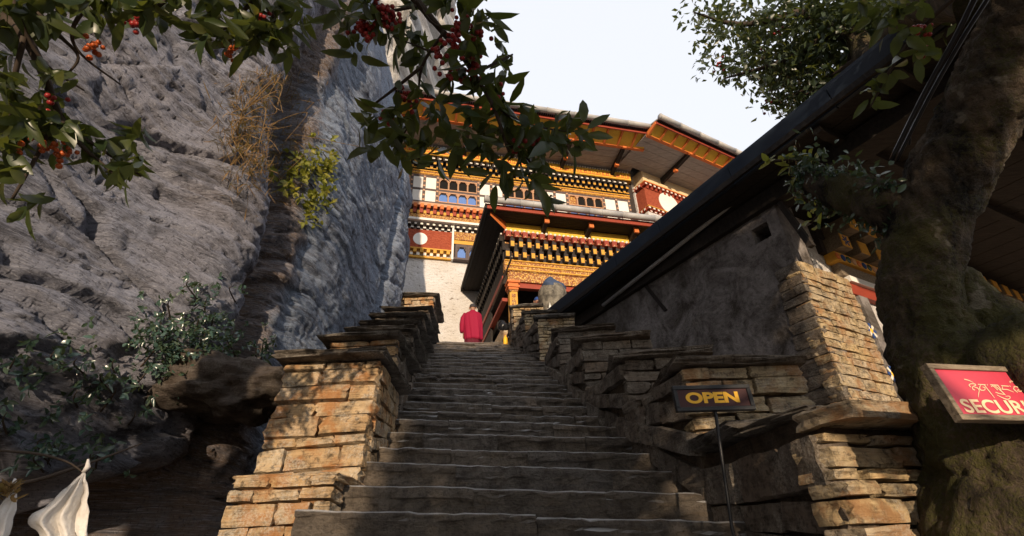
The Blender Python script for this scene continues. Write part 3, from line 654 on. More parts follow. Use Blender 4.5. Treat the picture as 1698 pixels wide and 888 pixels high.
fz = band('carved_frieze', ubL, UR-.02, -.1, .06, zr['f0'], kz[3]-.004, 'gold2')
for z in (13.70, 13.84, 13.98): mb = MB(); FB.box(mb, ubL, UR-.02, .06, .09, z, z+.05); mb.build('frieze_moulding', M['gold'], fz)
# half timbered storey: studs, rails, white panels, window groups
sb = band('lattice_back', ubL, UR, -.12, -.06, zr['t0'], zr['f0'], 'dark')
cols = [(682, 'p'), (703, 'p'), (725, 'w'), (793, 'p'), (814.5, 'p'), (835.5, 'w'), (902, 'p'), (921, 'p'), (942, 'w'), (1004, 'p'), (1025.5, 'p'), (1047, None)]
cu = [(row_u(p), k) for p, k in cols]
extra = [(cu[0][0]-2.04, 'w'), (cu[0][0]-.5, 'p')]; cu = [(cu[0][0]-2.0, 'w')]+cu
z_mid = (zr['t0']+zr['f0'])/2-.02
studs = [(u, .055) for u, _ in cu]
for u, hw in studs:
    s_ = band('stud', u-hw, u+hw, -.05, .05, zr['t0'], zr['f0'], 'stud')
    mb = MB(); z = zr['t0']+.12
    while z < zr['f0']-.08: FB.box(mb, u-hw+.012, u+hw-.012, .05, .054, z, z+.07); z += .235
    tag(mb.build('stud_flower', M['stud_pink'], s_), kind='stuff')
for z, hh in ((zr['t0']+.04, .05), (z_mid, .045), (zr['f0']-.045, .05)):
    for i in range(len(cu)-1): band('rail', cu[i][0]+.056, cu[i+1][0]-.056, -.05, .042, z-hh, z+hh, 'stud')
def arch_window(u0, u1, z0, z1, pane_mat):
    w = u1-u0; mb = MB(); pt = .024
    FB.box(mb, u0, u0+pt, -.05, .05, z0, z1); FB.box(mb, u1-pt, u1, -.05, .05, z0, z1)
    FB.box(mb, u0+pt, u1-pt, -.05, .05, z1-.05, z1); FB.box(mb, u0+pt, u1-pt, -.05, .055, z0, z0+.045)
    a, b = u0+pt, u1-pt; h = z1-.05
    for s_, e in ((a, 1), (b, -1)):                           # cusped trefoil head
        for dx, dz in ((.06, .05), (.03, .10)):
            p, r = (s_, s_+e*dx) if e > 0 else (s_+e*dx, s_); FB.box(mb, p, r, -.045, .04, h-dz, h+.002)
    o = mb.build('window', M['stud_pink'], big)
    mb = MB(); FB.box(mb, a+.002, b-.002, -.04, -.03, z0+.046, h); mb.build('pane', M[pane_mat], o)
for i in range(len(cu)-1):
    a, b = cu[i][0]+.06, cu[i+1][0]-.06
    if cu[i][1] == 'p':
        for z0, z1 in ((zr['t0']+.10, z_mid-.05), (z_mid+.05, zr['f0']-.10)): band('panel', a, b, -.04, .02, z0, z1, 'white')
    elif cu[i][1] == 'w':
        n = 4
        for r, (z0, z1) in enumerate(((zr['t0']+.095, z_mid-.05), (z_mid+.05, zr['f0']-.10))):
            for k in range(n):
                pm = 'glass' if r == 0 else ('gold2' if (i > 6 and k == 0) else 'black')
                arch_window(a+(b-a)*k/n+.004, a+(b-a)*(k+1)/n-.004, z0, z1, pm)
band('red_rail', ubL, UR-.02, -.1, .09, zr['r0'], zr['t0']-.012, 'stud_pink')
bracket_rows('red_bracket', FB, ubL, UR-.05, [(11.66, 12.06, .16, .0)], .26, big, 'gold', 'red')
bracket_rows('orange_block', FB, ubL+.02, UR-.05, [(11.86, 12.05, .24, .9)], .26, big, 'orange', 'orange')
bracket_rows('gold_block', FB, ubL+.15, UR-.05, [(11.63, 11.80, .12, .9)], .26, big, 'gold', 'gold2')
band('lower_frieze', ubL, UR-.02, -.12, .10, zr['g0'], zr['rb'], 'gold2')
band('white_ledge', UL, UR-.02, -.16, .22, zr['w0'], zr['g0']-.003, 'white')
# storey below: red band with disc, small window block
bracket_rows('under_ledge', FB, UL, UR, [(11.14, 11.27, .06, .7), (11.02, 11.14, -.02, .7)], .235, big, 'pale_dot', 'dark')
ust = FB.uz(751, 400)[0]
rw = band('red_band', UL, ust-.05, -.2, -.06, zr['rbm'], zr['rt'], 'red_wall')
cxm = FB.uz(697, 394); mb = MB(); mb.lathe(FB.p(cxm[0], -.075, cxm[1]), [(.27, 0), (.27, .03)], 28, FB.n); mb.build('disc', M['white'], rw)
bracket_rows('sill_bracket', FB, UL, ust-.05, [(9.94, 10.10, .02, 0), (9.80, 9.96, -.03, .8)], .25, big, 'pale_dot', 'gold')
band('gold_sill', UL, ust-.05, -.2, .03, 10.08, 10.13, 'gold'); band('gold_sill', UL, ust-.05, -.2, -.04, 9.74, 9.80, 'gold')
band('white_strip', ust-.045, ust+.03, -.2, .06, 9.72, 11.26, 'white')
lb = band('lower_window_block', ust+.04, ust+4.5, -.2, -.05, 9.80, 11.0, 'dark')
band('lower_frieze', ust+.04, ust+4.5, -.2, .05, 10.62, 10.98, 'gold2'); band('lower_rail', ust+.04, ust+4.5, -.2, .03, 10.44, 10.60, 'gold'); band('sill', ust+.04, ust+4.5, -.2, .08, 9.72, 9.80, 'stud')
u = ust+.10
for k in range(6):
    mb = MB(); FB.box(mb, u, u+.09, -.06, .04, 9.82, 10.42); FB.box(mb, u+.41, u+.46, -.06, .035, 9.82, 10.42); FB.box(mb, u+.09, u+.41, -.06, .035, 10.30, 10.42)
    for dx, dz in ((.07, .08), (.035, .15)):
        FB.box(mb, u+.09, u+.09+dx, -.05, .03, 10.30-dz, 10.302); FB.box(mb, u+.41-dx, u+.41, -.05, .03, 10.30-dz, 10.302)
    w_ = mb.build('window', M['stud'], big); mb = MB(); FB.box(mb, u+.092, u+.408, -.048, -.04, 9.83, 10.30); mb.build('pane', M['glass'], w_); u += .465
# eaves: boards, coffers, rafters, fascia, gutter
def eave(fr, u0, u1, zw, zo, ow, ob, oo, name, strut_us, gz=0.0, wall_o=0.0):
    def zz_(o): return zw+(zo-zw)*(o-ow)/(oo-ow)
    nb = 5; 
    for k in range(nb):                                         # grey boards laid along the wall
        a, b = ow+(ob-ow)*k/nb+.006, ow+(ob-ow)*(k+1)/nb-.006
        mb = MB(); mb.hexa([fr.p(u0, b, zz_(b)), fr.p(u1, b, zz_(b)), fr.p(u1, a, zz_(a)), fr.p(u0, a, zz_(a)), fr.p(u0, b, zz_(b)+.03), fr.p(u1, b, zz_(b)+.03), fr.p(u1, a, zz_(a)+.03), fr.p(u0, a, zz_(a)+.03)])
        mb.build('soffit_board', M['board_grey'], big)
    band('eave_beam', u0, u1, ob-.05, ob+.09, zz_(ob)-.13, zz_(ob)+.02, 'orange', fr)
    n = max(2, int((u1-u0)/.62)); du = (u1-u0)/n
    for k in range(n):
        a, b = ob+.09, oo; mb = MB(); ua, ub = u0+du*k+.04, u0+du*(k+1)-.04
        mb.hexa([fr.p(ua, b, zz_(b)+.10), fr.p(ub, b, zz_(b)+.10), fr.p(ub, a, zz_(a)-.10), fr.p(ua, a, zz_(a)-.10), fr.p(ua, b, zz_(b)+.12), fr.p(ub, b, zz_(b)+.12), fr.p(ub, a, zz_(a)-.08), fr.p(ua, a, zz_(a)-.08)])
        mb.build('soffit_panel', M['yellow'], big)
        mb = MB(); mb.hexa([fr.p(ua-.08, b, zz_(b)), fr.p(ua, b, zz_(b)), fr.p(ua, a-.02, zz_(a)-.17), fr.p(ua-.08, a-.02, zz_(a)-.17), fr.p(ua-.08, b, zz_(b)+.13), fr.p(ua, b, zz_(b)+.13), fr.p(ua, a-.02, zz_(a)+.05), fr.p(ua-.08, a-.02, zz_(a)+.05)])
        mb.build('rafter', M['orange'], big)
    band('fascia', u0, u1, oo, oo+.05, zz_(oo)-.03, zz_(oo)+.13, 'red', fr)
    mb = MB(); mb.hexa([fr.p(u0, oo+.16, zo+.14), fr.p(u1, oo+.16, zo+.14), fr.p(u1, -2.6, zo+1.0), fr.p(u0, -2.6, zo+1.0), fr.p(u0, oo+.16, zo+.19), fr.p(u1, oo+.16, zo+.19), fr.p(u1, -2.6, zo+1.05), fr.p(u0, -2.6, zo+1.05)])
    mb.build('roof_sheet', M['gutter'], big)
    mb = MB(); u = u0                                           # corrugation ends
    while u < u1: fr.box(mb, u, u+.045, oo+.05, oo+.14, zo+.10, zo+.14); u += .09
    tag(mb.build('corrugation_row', M['dark'], big), kind='stuff')
    L = (u1-u0)/max(1, round((u1-u0)/1.15)); u = u0
    while u < u1-.1:
        mb = MB(); mb.tube([fr.p(u+.01, oo+.26, zo+.20+gz), fr.p(u+L-.012, oo+.26, zo+.19+gz)], .115, 12); mb.tube([fr.p(u, oo+.26, zo+.20+gz), fr.p(u+.03, oo+.26, zo+.20+gz)], .128, 12); mb.build('gutter_length', M['gutter'], big, True); u += L
    for u in strut_us:
        A, B = MB(), MB(); hw = .07
        z0 = zz_(ow)-.02; A.hexa([fr.p(u-hw, ob+.02, zz_(ob)-.17), fr.p(u+hw, ob+.02, zz_(ob)-.17), fr.p(u+hw, wall_o-.1, z0-.34), fr.p(u-hw, wall_o-.1, z0-.34), fr.p(u-hw, ob+.02, zz_(ob)-.02), fr.p(u+hw, ob+.02, zz_(ob)-.02), fr.p(u+hw, wall_o-.1, z0-.03), fr.p(u-hw, wall_o-.1, z0-.03)])
        s_ = A.build('strut', M['board_dark'], big)
        fr.box(B, u-hw-.01, u+hw+.01, ob+.02, ob+.11, zz_(ob)-.20, zz_(ob)-.01); B.build('strut_end', M['orange'], s_); B = MB(); fr.box(B, u-hw-.012, u+hw+.012, ob*.48, ob*.48+.14, z0-.26, z0-.10); B.build('strut_end', M['orange'], s_)
zE = zr['b1']+.10
oo = (atZ(930, 200, zE+.2)-FB.O)@FB.n; ob = (atZ(933, 228, zE+.1)-FB.O)@FB.n
uc = (atZ(1083, 218, zE+.2)-FB.O)@FB.u
su = [FB.uz(p, 262)[0] for p in (768, 925, 1004)]
eave(FB, -7, uc, zE, zE+.2, .0, ob, oo, 'left', su, 0.0, .3)
# right hand wing: red block with disc, plaster band, its own higher eave
zt = FR.uz(1062, 300)[1]; zq0 = FR.uz(1068, 311)[1]; zq1 = FR.uz(1076, 341)[1]; zq2 = FR.uz(1079, 349)[1]
rb = band('red_block', 0, 6, -.62, 0, zq1, zq0, 'red_wall', FR)
cc = FR.uz(1109, 338); mb = MB(); mb.lathe(FR.p(cc[0], -.01, cc[1]), [(.60, 0), (.60, .035)], 28, FR.n); mb.build('disc', M['white'], rb)
FRs = Frame(FR.p(0, -.62, 0), 29.5-90)                      # left cheek of the block
for fr, u1 in ((FR, 6.0),):
    bracket_rows('corbel', fr, .02, u1, [(zq0+.16, zq0+.30, .10, .7), (zq0+.02, zq0+.16, .04, .0)], .26, big, 'pale_dot', 'red')
    bracket_rows('corbel_low', fr, .02, u1, [(zq1-.15, zq1-.01, .03, .7), (zq2-.02, zq1-.15, -.04, .6)], .26, big, 'pale_dot', 'red')
    band('gold_line', .0, u1, -.6, .12, zq0+.30, zq0+.36, 'orange', fr); band('gold_line', 0, u1, -.6, .045, zq1-.02, zq1+.02, 'gold', fr)
bracket_rows('cheek_corbel', FRs, -.0, .60, [(zq0+.12, zq0+.30, .08, .7)], .2, big, 'pale_dot', 'red'); bracket_rows('cheek_corbel_low', FRs, 0, .6, [(zq1-.18, zq1-.02, .03, .7)], .2, big, 'pale_dot', 'red')
band('white_block', .02, 6, -.6, -.06, zq2-3.0, zq2-.02, 'white_wall', FR)
zE2 = FR.uz(1063, 283, .06)[1]
band('plaster_band', .0, 7, -.6, .06, zq0+.36, zE2+.1, 'plaster_yellow', FR)
oo2 = (atZ(1088, 205, zE2+.2)-FR.O)@FR.n; ob2 = (atZ(1150, 257, zE2+.1)-FR.O)@FR.n; u2 = (atZ(1088, 205, zE2+.2)-FR.O)@FR.u
eave(FR, u2, u2+9, zE2, zE2+.2, .05, ob2, oo2, 'right', [FR.uz(1078, 262)[0]+.35, FR.uz(1150, 300)[0]], .0, .05)

# ------------------------------------------------------------------ porch building
zP = FB.uz(763, 477)[1]; zD = zP-.40
cP = atZ(838, 385, zD); FP = Frame(cP, 13.8); FS = Frame(cP, 13.8+90)     # FS: left side, u runs back, n faces left... flipped below
FS.n = -FP.u; FS.u = -FP.n
porch = thing('porch_building', tuple(FP.p(2, -1.5, 4.4)), 'dark roofed entrance porch with golden stepped cornice and carved column at the stair head', 'building')
oG = (atZ(807, 345, zP)-FP.O)@FP.n; uG = (atZ(807, 345, zP)-FP.O)@FP.u; wd = (WB-FP.O)@(-FP.n)
LP_ = 6.2; DP = (FB.p(0, -.16, 0)-FP.O)@(-FP.n)
rb_ = random.Random(4)
def pb(name, u0, u1, o0, o1, z0, z1, mat, fr=FP, par=porch, bev=0): return band(name, u0, u1, o0, o1, z0, z1, mat, fr, par, bev)
# soffit boards, roof, gutters
for k in range(5):
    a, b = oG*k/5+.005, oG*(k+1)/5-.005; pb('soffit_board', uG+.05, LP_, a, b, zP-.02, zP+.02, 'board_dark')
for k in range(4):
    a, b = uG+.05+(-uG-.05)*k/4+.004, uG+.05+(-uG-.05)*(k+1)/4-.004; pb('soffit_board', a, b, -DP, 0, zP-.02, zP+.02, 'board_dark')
mb = MB(); FPp = FP.p
mb.add([FPp(uG, oG+.05, zP+.03), FPp(LP_, oG+.05, zP+.03), FPp(LP_, -DP, zP+.03), FPp(uG, -DP, zP+.03), FPp(uG, oG+.05, zP+.12), FPp(LP_, oG+.05, zP+.12), FPp(LP_, -DP, zP+.9), FPp(uG+1.2, -DP, zP+.9), FPp(uG, -DP, zP+.12)], [(0, 3, 2, 1), (0, 1, 5, 4), (1, 2, 6, 5), (4, 5, 6, 7), (4, 7, 8), (0, 4, 8, 3), (3, 8, 7, 6, 2)]); mb.build('roof', M['metal_blue'], porch)
pb('fascia', uG, LP_, oG+.052, oG+.10, zP-.06, zP+.10, 'red'); pb('side_fascia', uG-.06, uG-.01, -DP, oG+.10, zP-.06, zP+.10, 'board_dark')
L = 1.05; u = uG-.1
for k in range(6):
    mb = MB(); mb.tube([FPp(u, oG+.21, zP+.16), FPp(u+L-.012, oG+.21, zP+.155)], .10, 12); mb.tube([FPp(u, oG+.21, zP+.16), FPp(u+.03, oG+.21, zP+.16)], .112, 12)
    if k % 2: mb.tube([FPp(u+.35, oG+.21, zP+.16), FPp(u+.38, oG+.21, zP+.16)], .11, 12)
    mb.build('gutter_length', M['gutter'], porch, True); u += L
for px, py in ((900, 372), (972, 381), (1045, 389)):
    us = FP.uz(px, py)[0]; mb = MB(); mb.hexa([FPp(us-.06, oG*.72, zP-.16), FPp(us+.06, oG*.72, zP-.16), FPp(us+.06, -.1, zP-.30), FPp(us-.06, -.1, zP-.30), FPp(us-.06, oG*.72, zP-.025), FPp(us+.06, oG*.72, zP-.025), FPp(us+.06, -.1, zP-.025), FPp(us-.06, -.1, zP-.025)])
    s_ = mb.build('strut', M['dark'], porch); mb = MB(); FP.box(mb, us-.07, us+.07, oG*.72, oG*.72+.06, zP-.20, zP-.024); mb.build('strut_end', M['orange'], s_)
mb = MB(); mb.hexa([FPp(uG*.72-.06, oG*.72+.06, zP-.16), FPp(uG*.72+.06, oG*.72-.04, zP-.16), FPp(.06, -.06, zP-.30), FPp(-.06, .06, zP-.30), FPp(uG*.72-.06, oG*.72+.06, zP-.025), FPp(uG*.72+.06, oG*.72-.04, zP-.025), FPp(.06, -.06, zP-.025), FPp(-.06, .06, zP-.025)]); mb.build('corner_strut', M['orange'], porch)
pb('yellow_board', .02, LP_, -.3, -.04, zD+.03, zP-.022, 'yellow'); pb('side_board', -.02, .0, -DP, -.05, zD+.03, zP-.022, 'dark')
# bead rows
A, B = MB(), MB(); u = 0.0
while u < LP_: A.ball(FPp(u, .11, zD), .046, 8, 5); u += .135
tag(A.build('bead_row', M['pale_dot'], porch, True), kind='stuff')
v = .1
while v < DP: B.ball(FPp(-.11, -v, zD), .034, 6, 4); v += .135
tag(B.build('side_bead_row', M['pale_dot'], porch, True), kind='stuff')
pb('bead_rail', -.06, LP_, -.2, .06, zD-.05, zD+.028, 'red')
# stepped brackets, one by one along the front
z1 = FP.uz(865, 400)[1]; z2 = FP.uz(868, 414)[1]; z3 = FP.uz(872, 428)[1]; pt = (FP.uz(1003, 425)[0]-FP.uz(880, 409)[0])/8.0; pt = .252
def bracket_mesh(out, h, w):
    mb = MB(); mb.add([(-w, -.2, 0), (w, -.2, 0), (w, out, 0), (-w, out, 0), (-w, -.2, h), (w, -.2, h), (w, out+.02, h), (-w, out+.02, h), ], [(0, 3, 2, 1), (4, 5, 6, 7), (0, 1, 5, 4), (1, 2, 6, 5), (2, 3, 7, 6), (3, 0, 4, 7)])
    me = bpy.data.meshes.new('bracket'); me.from_pydata(mb.v, [], mb.f); return me
def frame_matrix(fr, u, o, z):
    p = fr.p(u, o, z); return Matrix(((fr.u[0], fr.n[0], 0, p[0]), (fr.u[1], fr.n[1], 0, p[1]), (0, 0, 1, p[2]), (0, 0, 0, 1)))
def put(name, me, mat4, par):
    o = bpy.data.objects.new(name, me); o.matrix_basis = mat4; o.parent = par
    o.matrix_parent_inverse = par.matrix_basis.inverted() if par.type == 'EMPTY' else Matrix.Identity(4); COL.objects.link(o); return o
tiers = [(z1+.02, zD-.05-(z1+.02), .02, 'red', None), (z2+.01, z1-z2, -.06, 'dark', 'gold'), (z3+.0, z2-z3, -.16, 'dark', 'gold')]
for k, (z0, h, out, bm_, fm) in enumerate(tiers):
    me = bracket_mesh(out+.16, h-.006, .062 if k else .07); me.materials.append(M[bm_])
    fb = MB().box((0, out+.172, h*.36), (.052, .008, h*.30)); fme = bpy.data.meshes.new('bracket_face'); fme.from_pydata(fb.v, [], fb.f); fme.materials.append(M['gold'])
    tb = MB().add([(-.055, out+.15, .0), (.055, out+.15, .0), (0, out+.19, .0), (0, out+.165, .085)], [(0, 1, 2), (0, 2, 3), (1, 3, 2), (0, 3, 1)]); tme = bpy.data.meshes.new('bracket_tip'); tme.from_pydata(tb.v, [], tb.f); tme.materials.append(M['stud_pink'])
    u = .05+(pt/2 if k == 1 else 0)
    while u < LP_-.6:
        o = put('bracket', me, frame_matrix(FP, u, 0, z0), porch)
        put('bracket_face' if fm else 'bracket_tip', fme if fm else tme, Matrix.Identity(4), o); u += pt
    A = MB(); v = .1                                            # same tiers on the side, its shade put into the dark colour
    while v < DP-.1: FS.box(A, v, v+.12, -.2, out+.14, z0, z0+h-.006); v += pt
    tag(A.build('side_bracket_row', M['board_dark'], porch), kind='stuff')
    pb('tier_board', -.04, LP_, -.3, out-.04, z0-.0, z0+h, 'dark'); pb('tier_strip', .0, LP_, out-.04, out-.02, z0+h*.74, z0+h*.95, 'gold2')
# friezes and column
z4 = FP.uz(880, 447)[1]; z5 = FP.uz(880, 463)[1]
fr1 = pb('frieze', -.02, LP_, -.34, -.14, z4, z3-.004, 'gold2'); mb = MB()
for z in np.linspace(z4+.02, z3-.05, 3): FP.box(mb, 0, LP_, -.14, -.11, z, z+.04)
mb.build('moulding', M['gold'], fr1)
pb('carved_lintel', .12, LP_, -.36, -.17, z5, z4-.004, 'gold2'); pb('red_valance', .3, LP_, -.40, -.24, z5-.16, z5-.004, 'red')
sf = pb('side_frieze', -.02, .18, -DP, -.36, z5, z3-.004, 'board_dark'); pb('side_lintel', -.05, -.022, -DP, -.36, z5+.1, z5+.25, 'red')  # dark where the front is gold: side shade put into the colour
zF = 5.25
def column(u0, o0, nm, lit):
    A = MB(); FP.box(A, u0-.11, u0+.11, o0-.11, o0+.11, zF, z5-.15); c_ = A.build(nm, M['gold'], porch)
    B = MB(); FP.box(B, u0-.055, u0+.055, o0+.11, o0+.125, zF+.2, z5-.42); FP.box(B, u0-.125, u0+.125, o0-.125, o0+.125, z5-.34, z5-.29); B.build('column_inlay', M['gold2'], c_)
    C = MB()
    for i, (w, a, b) in enumerate(((.14, -.28, -.22), (.17, -.215, -.15), (.14, -.145, -.08), (.18, -.075, -.01))): FP.box(C, u0-w, u0+w, o0-w, o0+w, z5+a, z5+b)
    C.build('capital', M['orange'], c_)
    D = MB()
    for i in range(4): w = .14+.05*i; FP.box(D, u0-.13, u0-.10+w, o0-.09, o0+.06-.001*i, z5+.01+.07*i, z5+.075+.07*i)
    D.build('corbel', M['gold2'], c_)
column(.22, -.26, 'column', True); column(2.9, -.26, 'column', True)
mb = MB(); mb.hexa([FPp(-.2, -.02, 3.5), FPp(LP_, -.02, 3.5), FPp(LP_, -DP, 3.5), FPp(-.2, -DP, 3.5), FPp(-.1, -.05, zF), FPp(LP_, -.05, zF), FPp(LP_, -DP, zF), FPp(-.1, -DP, zF)]); mb.build('plinth', M['stone_right'], porch)
pb('inner_wall', .2, LP_, -DP, -2.4, zF, zP-.03, 'board_dark'); pb('side_screen', -.02, .04, -DP, -2.3, zF, z5, 'board_dark'); pb('side_rail', -.05, .1, -DP, -.4, zF+.85, zF+.95, 'red')
# a slanting pole leans on the side cornice
tag(MB().tube([atP(849, 425, FS.p(0, .14, 0), FS.n), atP(818, 505, FS.p(0, .14, 0), FS.n)], .025, 6).build('pole', M['wood_grey']), 'thin wooden pole leaning against the dark side of the porch cornice', 'pole')

# ------------------------------------------------------------------ guard house on the right
C0 = V3(3.64, 5.50, 0); FH = Frame(C0, 29.5); FW = Frame(C0, -61.0)
house = thing('guard_house', (3.64, 5.5, .4), 'dark plastered house with blue black roof edge and sunlit stone corner', 'house')
HZ = 4.30
def hb(name, fr, u0, u1, o0, o1, z0, z1, mat, par=house, bev=0): return band(name, u0, u1, o0, o1, z0, z1, mat, fr, par, bev)
vu, vz = FW.uz(1262, 386)                                    # vent hole in the long wall
hb('wall', FW, -5.6, vu-.13, -.4, 0, -.5, HZ, 'plaster_dark'); hb('wall', FW, vu+.13, -.02, -.4, 0, -.5, HZ, 'plaster_dark')
hb('wall', FW, vu-.129, vu+.129, -.4, -.001, -.5, vz-.12, 'plaster_dark'); hb('wall', FW, vu-.129, vu+.129, -.4, -.001, vz+.12, HZ, 'plaster_dark'); hb('vent', FW, vu-.129, vu+.129, -.39, -.3, vz-.12, vz+.12, 'black')
for (a, b) in (((1292, 335), (1345, 408)), ((1062, 462), (1105, 515))):                       # timbers let into the plaster
    A, B = FW.uz(*a), FW.uz(*b); mb = MB(); du = .035
    mb.hexa([FW.p(B[0]-du, .025, B[1]), FW.p(B[0]+du, .025, B[1]), FW.p(B[0]+du, -.05, B[1]), FW.p(B[0]-du, -.05, B[1]), FW.p(A[0]-du, .025, A[1]), FW.p(A[0]+du, .025, A[1]), FW.p(A[0]+du, -.05, A[1]), FW.p(A[0]-du, -.05, A[1])]); mb.build('wall_post', M['board_dark'], house)
hb('wall_plate', FW, -5.7, 2.6, -.25, .09, HZ-.26, HZ-.03, 'board_dark')
pa, pb_ = FW.uz(1000, 506, .16), FW.uz(1246, 312, .16); mb = MB(); mb.tube([FW.p(pa[0], .16, pa[1]), FW.p(pb_[0], .16, pb_[1])], .035, 8); mb.build('conduit_pipe', M['gutter'], house, True)
# sunlit stone corner pier
wp = FH.uz(1400, 445)[0]; zp = FH.uz(1322, 432)[1]
rs = random.Random(31); mb = MB(); FH.box(mb, .03, wp-.03, -.5, -.03, -.4, zp-.03); mb.build('corner_core', M['mud'], house)
wall_face(house, FH.p(-.02, 0, .3), FH.p(wp, 0, .3), FH.p(wp-.03, 0, zp), FH.p(.0, 0, zp), M['stone_right'], rs, (.07, .16), (.14, .42), .2, .016, .007)
wall_face(house, FW.p(-.5, .01, .3), FW.p(.0, .01, .3), FW.p(.0, .01, zp), FW.p(-.3, .01, zp), M['stone'], rs, (.12, .2), (.18, .4), .12, .03)
# painted front beyond the corner
oF = -.22
hb('front_wall', FH, wp-.2, 13, -.7, oF-.05, -.5, HZ, 'white_wall')
u1, zl = FH.uz(1405, 466, oF); zl2 = FH.uz(1405, 447, oF)[1]; zl3 = FH.uz(1390, 432, oF)[1]
hb('white_strip', FH, u1-.1, 13, oF-.04, oF+.10, zl-.06, zl+.03, 'white'); hb('lintel', FH, u1-.2, 13, oF-.04, oF+.07, zl+.032, zl2, 'wood_grey')
fb_ = hb('floral_band', FH, u1-.3, 13, oF-.04, oF+.12, zl2+.004, zl2+.15, 'gold')
k = 0; u = u1-.25
while u < 4.2:
    mb = MB(); mb.lathe(FH.p(u, oF+.118, zl2+.077), [(.06, 0), (.05, .012), (.01, .02)], 12, FH.n); mb.build('painted_petal', M[('orange', 'blue', 'leaf_teal', 'stud_pink')[k % 4]], fb_, True); u += .135; k += 1
hb('red_lintel', FH, u1-.1, 13, oF-.04, oF+.05, zl-.24, zl-.062, 'red')
for t_, (z0, z1, out) in enumerate(((zl2+.16, zl2+.40, .26), (zl2+.42, zl2+.66, .40))):
    hb('bracket_board', FH, u1-.4, 13, oF-.3, oF+.03, z0, z1, 'dark')
    u = u1-.30+.10*t_
    while u < 7.5:
        b_ = hb('bracket', FH, u, u+.24, oF+.03, oF+out, z0, z1-.02, 'wood_grey'); hb('bracket_face', FH, u+.008, u+.232, oF+out+.001, oF+out+.012, z0+.008, z1-.028, 'gold', b_)
        for a in range(6):
            w = a*math.pi/3; mb = MB(); c_ = FH.p(u+.12+.052*math.cos(w), oF+out+.012, (z0+z1)/2-.01+.052*math.sin(w)); ax = np.stack([FH.u*math.cos(w)+V3(0, 0, math.sin(w)), -FH.u*math.sin(w)+V3(0, 0, math.cos(w)), FH.n]); mb.box(c_, (.036, .013, .004), ax)
            if t_ == 0 and a < 6 and u < 1.6: mb.build('petal', M['blue'], b_)
        u += .46
# painted post with flowers
ps = FH.uz(1408, 470, oF)[0]
po = hb('painted_post', FH, ps, ps+.22, oF-.04, oF+.06, -.4, zl-.25, 'plaster_dark')
for px, py in ((1445, 548), (1480, 620)):
    uu, z_ = FH.uz(px, py, oF+.06)
    mb = MB(); mb.lathe(FH.p(uu, oF+.061, z_), [(.035, 0), (.02, .012)], 10, FH.n); mb.build('flower_eye', M['sign_yellow'], po)
    for a in range(8):
        w = a*math.pi/4; ax = np.stack([FH.u*math.cos(w)+V3(0, 0, math.sin(w)), -FH.u*math.sin(w)+V3(0, 0, math.cos(w)), FH.n])
        mb = MB(); mb.box(FH.p(uu+.075*math.cos(w), oF+.062, z_+.075*math.sin(w)), (.036, .020, .004), ax); mb.build('flower_petal', M['pale_dot' if a % 2 else 'blue'], po)
# roof: eave runs over the long wall, soffit boards, edge sheet
E0 = atZ(900, 545, HZ)[:2]; E1 = atZ(1620, 0, HZ)[:2]; ed = unit(E1-E0); E0 = V3(*E0, 0)-V3(*ed, 0)*.05; E1 = V3(*E1, 0)+V3(*ed, 0)*2.2; iw = V3(-ed[1], ed[0], 0)
if iw[0] < 0: iw = -iw
RP = lambda s_, i, z: E0+(E1-E0)*s_+iw*i+V3(0, 0, z)
LR = np.linalg.norm(E1-E0)
mb = MB(); mb.hexa([RP(0, -.02, HZ+.30), RP(1, -.02, HZ+.30), RP(1, 12.5, HZ+3.4), RP(0, 12.5, HZ+3.4), RP(0, -.02, HZ+.35), RP(1, -.02, HZ+.35), RP(1, 12.5, HZ+3.45), RP(0, 12.5, HZ+3.45)]); mb.build('roof_sheet', M['metal_blue'], house)
rs = random.Random(12); cuts = [0, .13, .27, .38, .52, .66, .78, .9, 1]
for a, b in zip(cuts[:-1], cuts[1:]):
    d1, d2, dz = rs.uniform(-.012, .012), rs.uniform(-.012, .012), rs.uniform(-.02, .015); a += .0006; b -= .0006
    mb = MB(); mb.hexa([RP(a, d1, HZ+dz), RP(b, d2, HZ+dz+.012), RP(b, .05+d2, HZ+dz+.012), RP(a, .05+d1, HZ+dz), RP(a, -.03+d1, HZ+.294), RP(b, -.03+d2, HZ+.294), RP(b, .02+d2, HZ+.294), RP(a, .02+d1, HZ+.294)]); e_ = mb.build('edge_board', M['metal_blue'], house)
mb = MB(); mb.hexa([RP(0, -.045, HZ+.02), RP(1, -.045, HZ+.02), RP(1, -.005, HZ+.02), RP(0, -.005, HZ+.02), RP(0, -.055, HZ+.09), RP(1, -.055, HZ+.09), RP(1, -.02, HZ+.09), RP(0, -.02, HZ+.09)]); mb.build('edge_moulding', M['board_dark'], house)
for k in range(48):
    a, b = .055+.24*k+.004, .055+.24*(k+1)-.004
    if b > 12: break
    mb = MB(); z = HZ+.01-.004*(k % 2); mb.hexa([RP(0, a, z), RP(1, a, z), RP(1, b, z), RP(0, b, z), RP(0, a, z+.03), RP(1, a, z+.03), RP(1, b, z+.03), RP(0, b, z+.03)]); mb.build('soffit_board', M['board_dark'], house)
for s_ in np.linspace(.02, .98, 12):
    mb = MB(); d_ = .05/LR; mb.hexa([RP(s_-d_, .06, HZ-.10), RP(s_+d_, .06, HZ-.10), RP(s_+d_, 12.0, HZ-.10), RP(s_-d_, 12.0, HZ-.10), RP(s_-d_, .06, HZ), RP(s_+d_, .06, HZ), RP(s_+d_, 12.0, HZ), RP(s_-d_, 12.0, HZ)])
    if s_ > .62: mb.build('rafter', M['board_dark'], house)
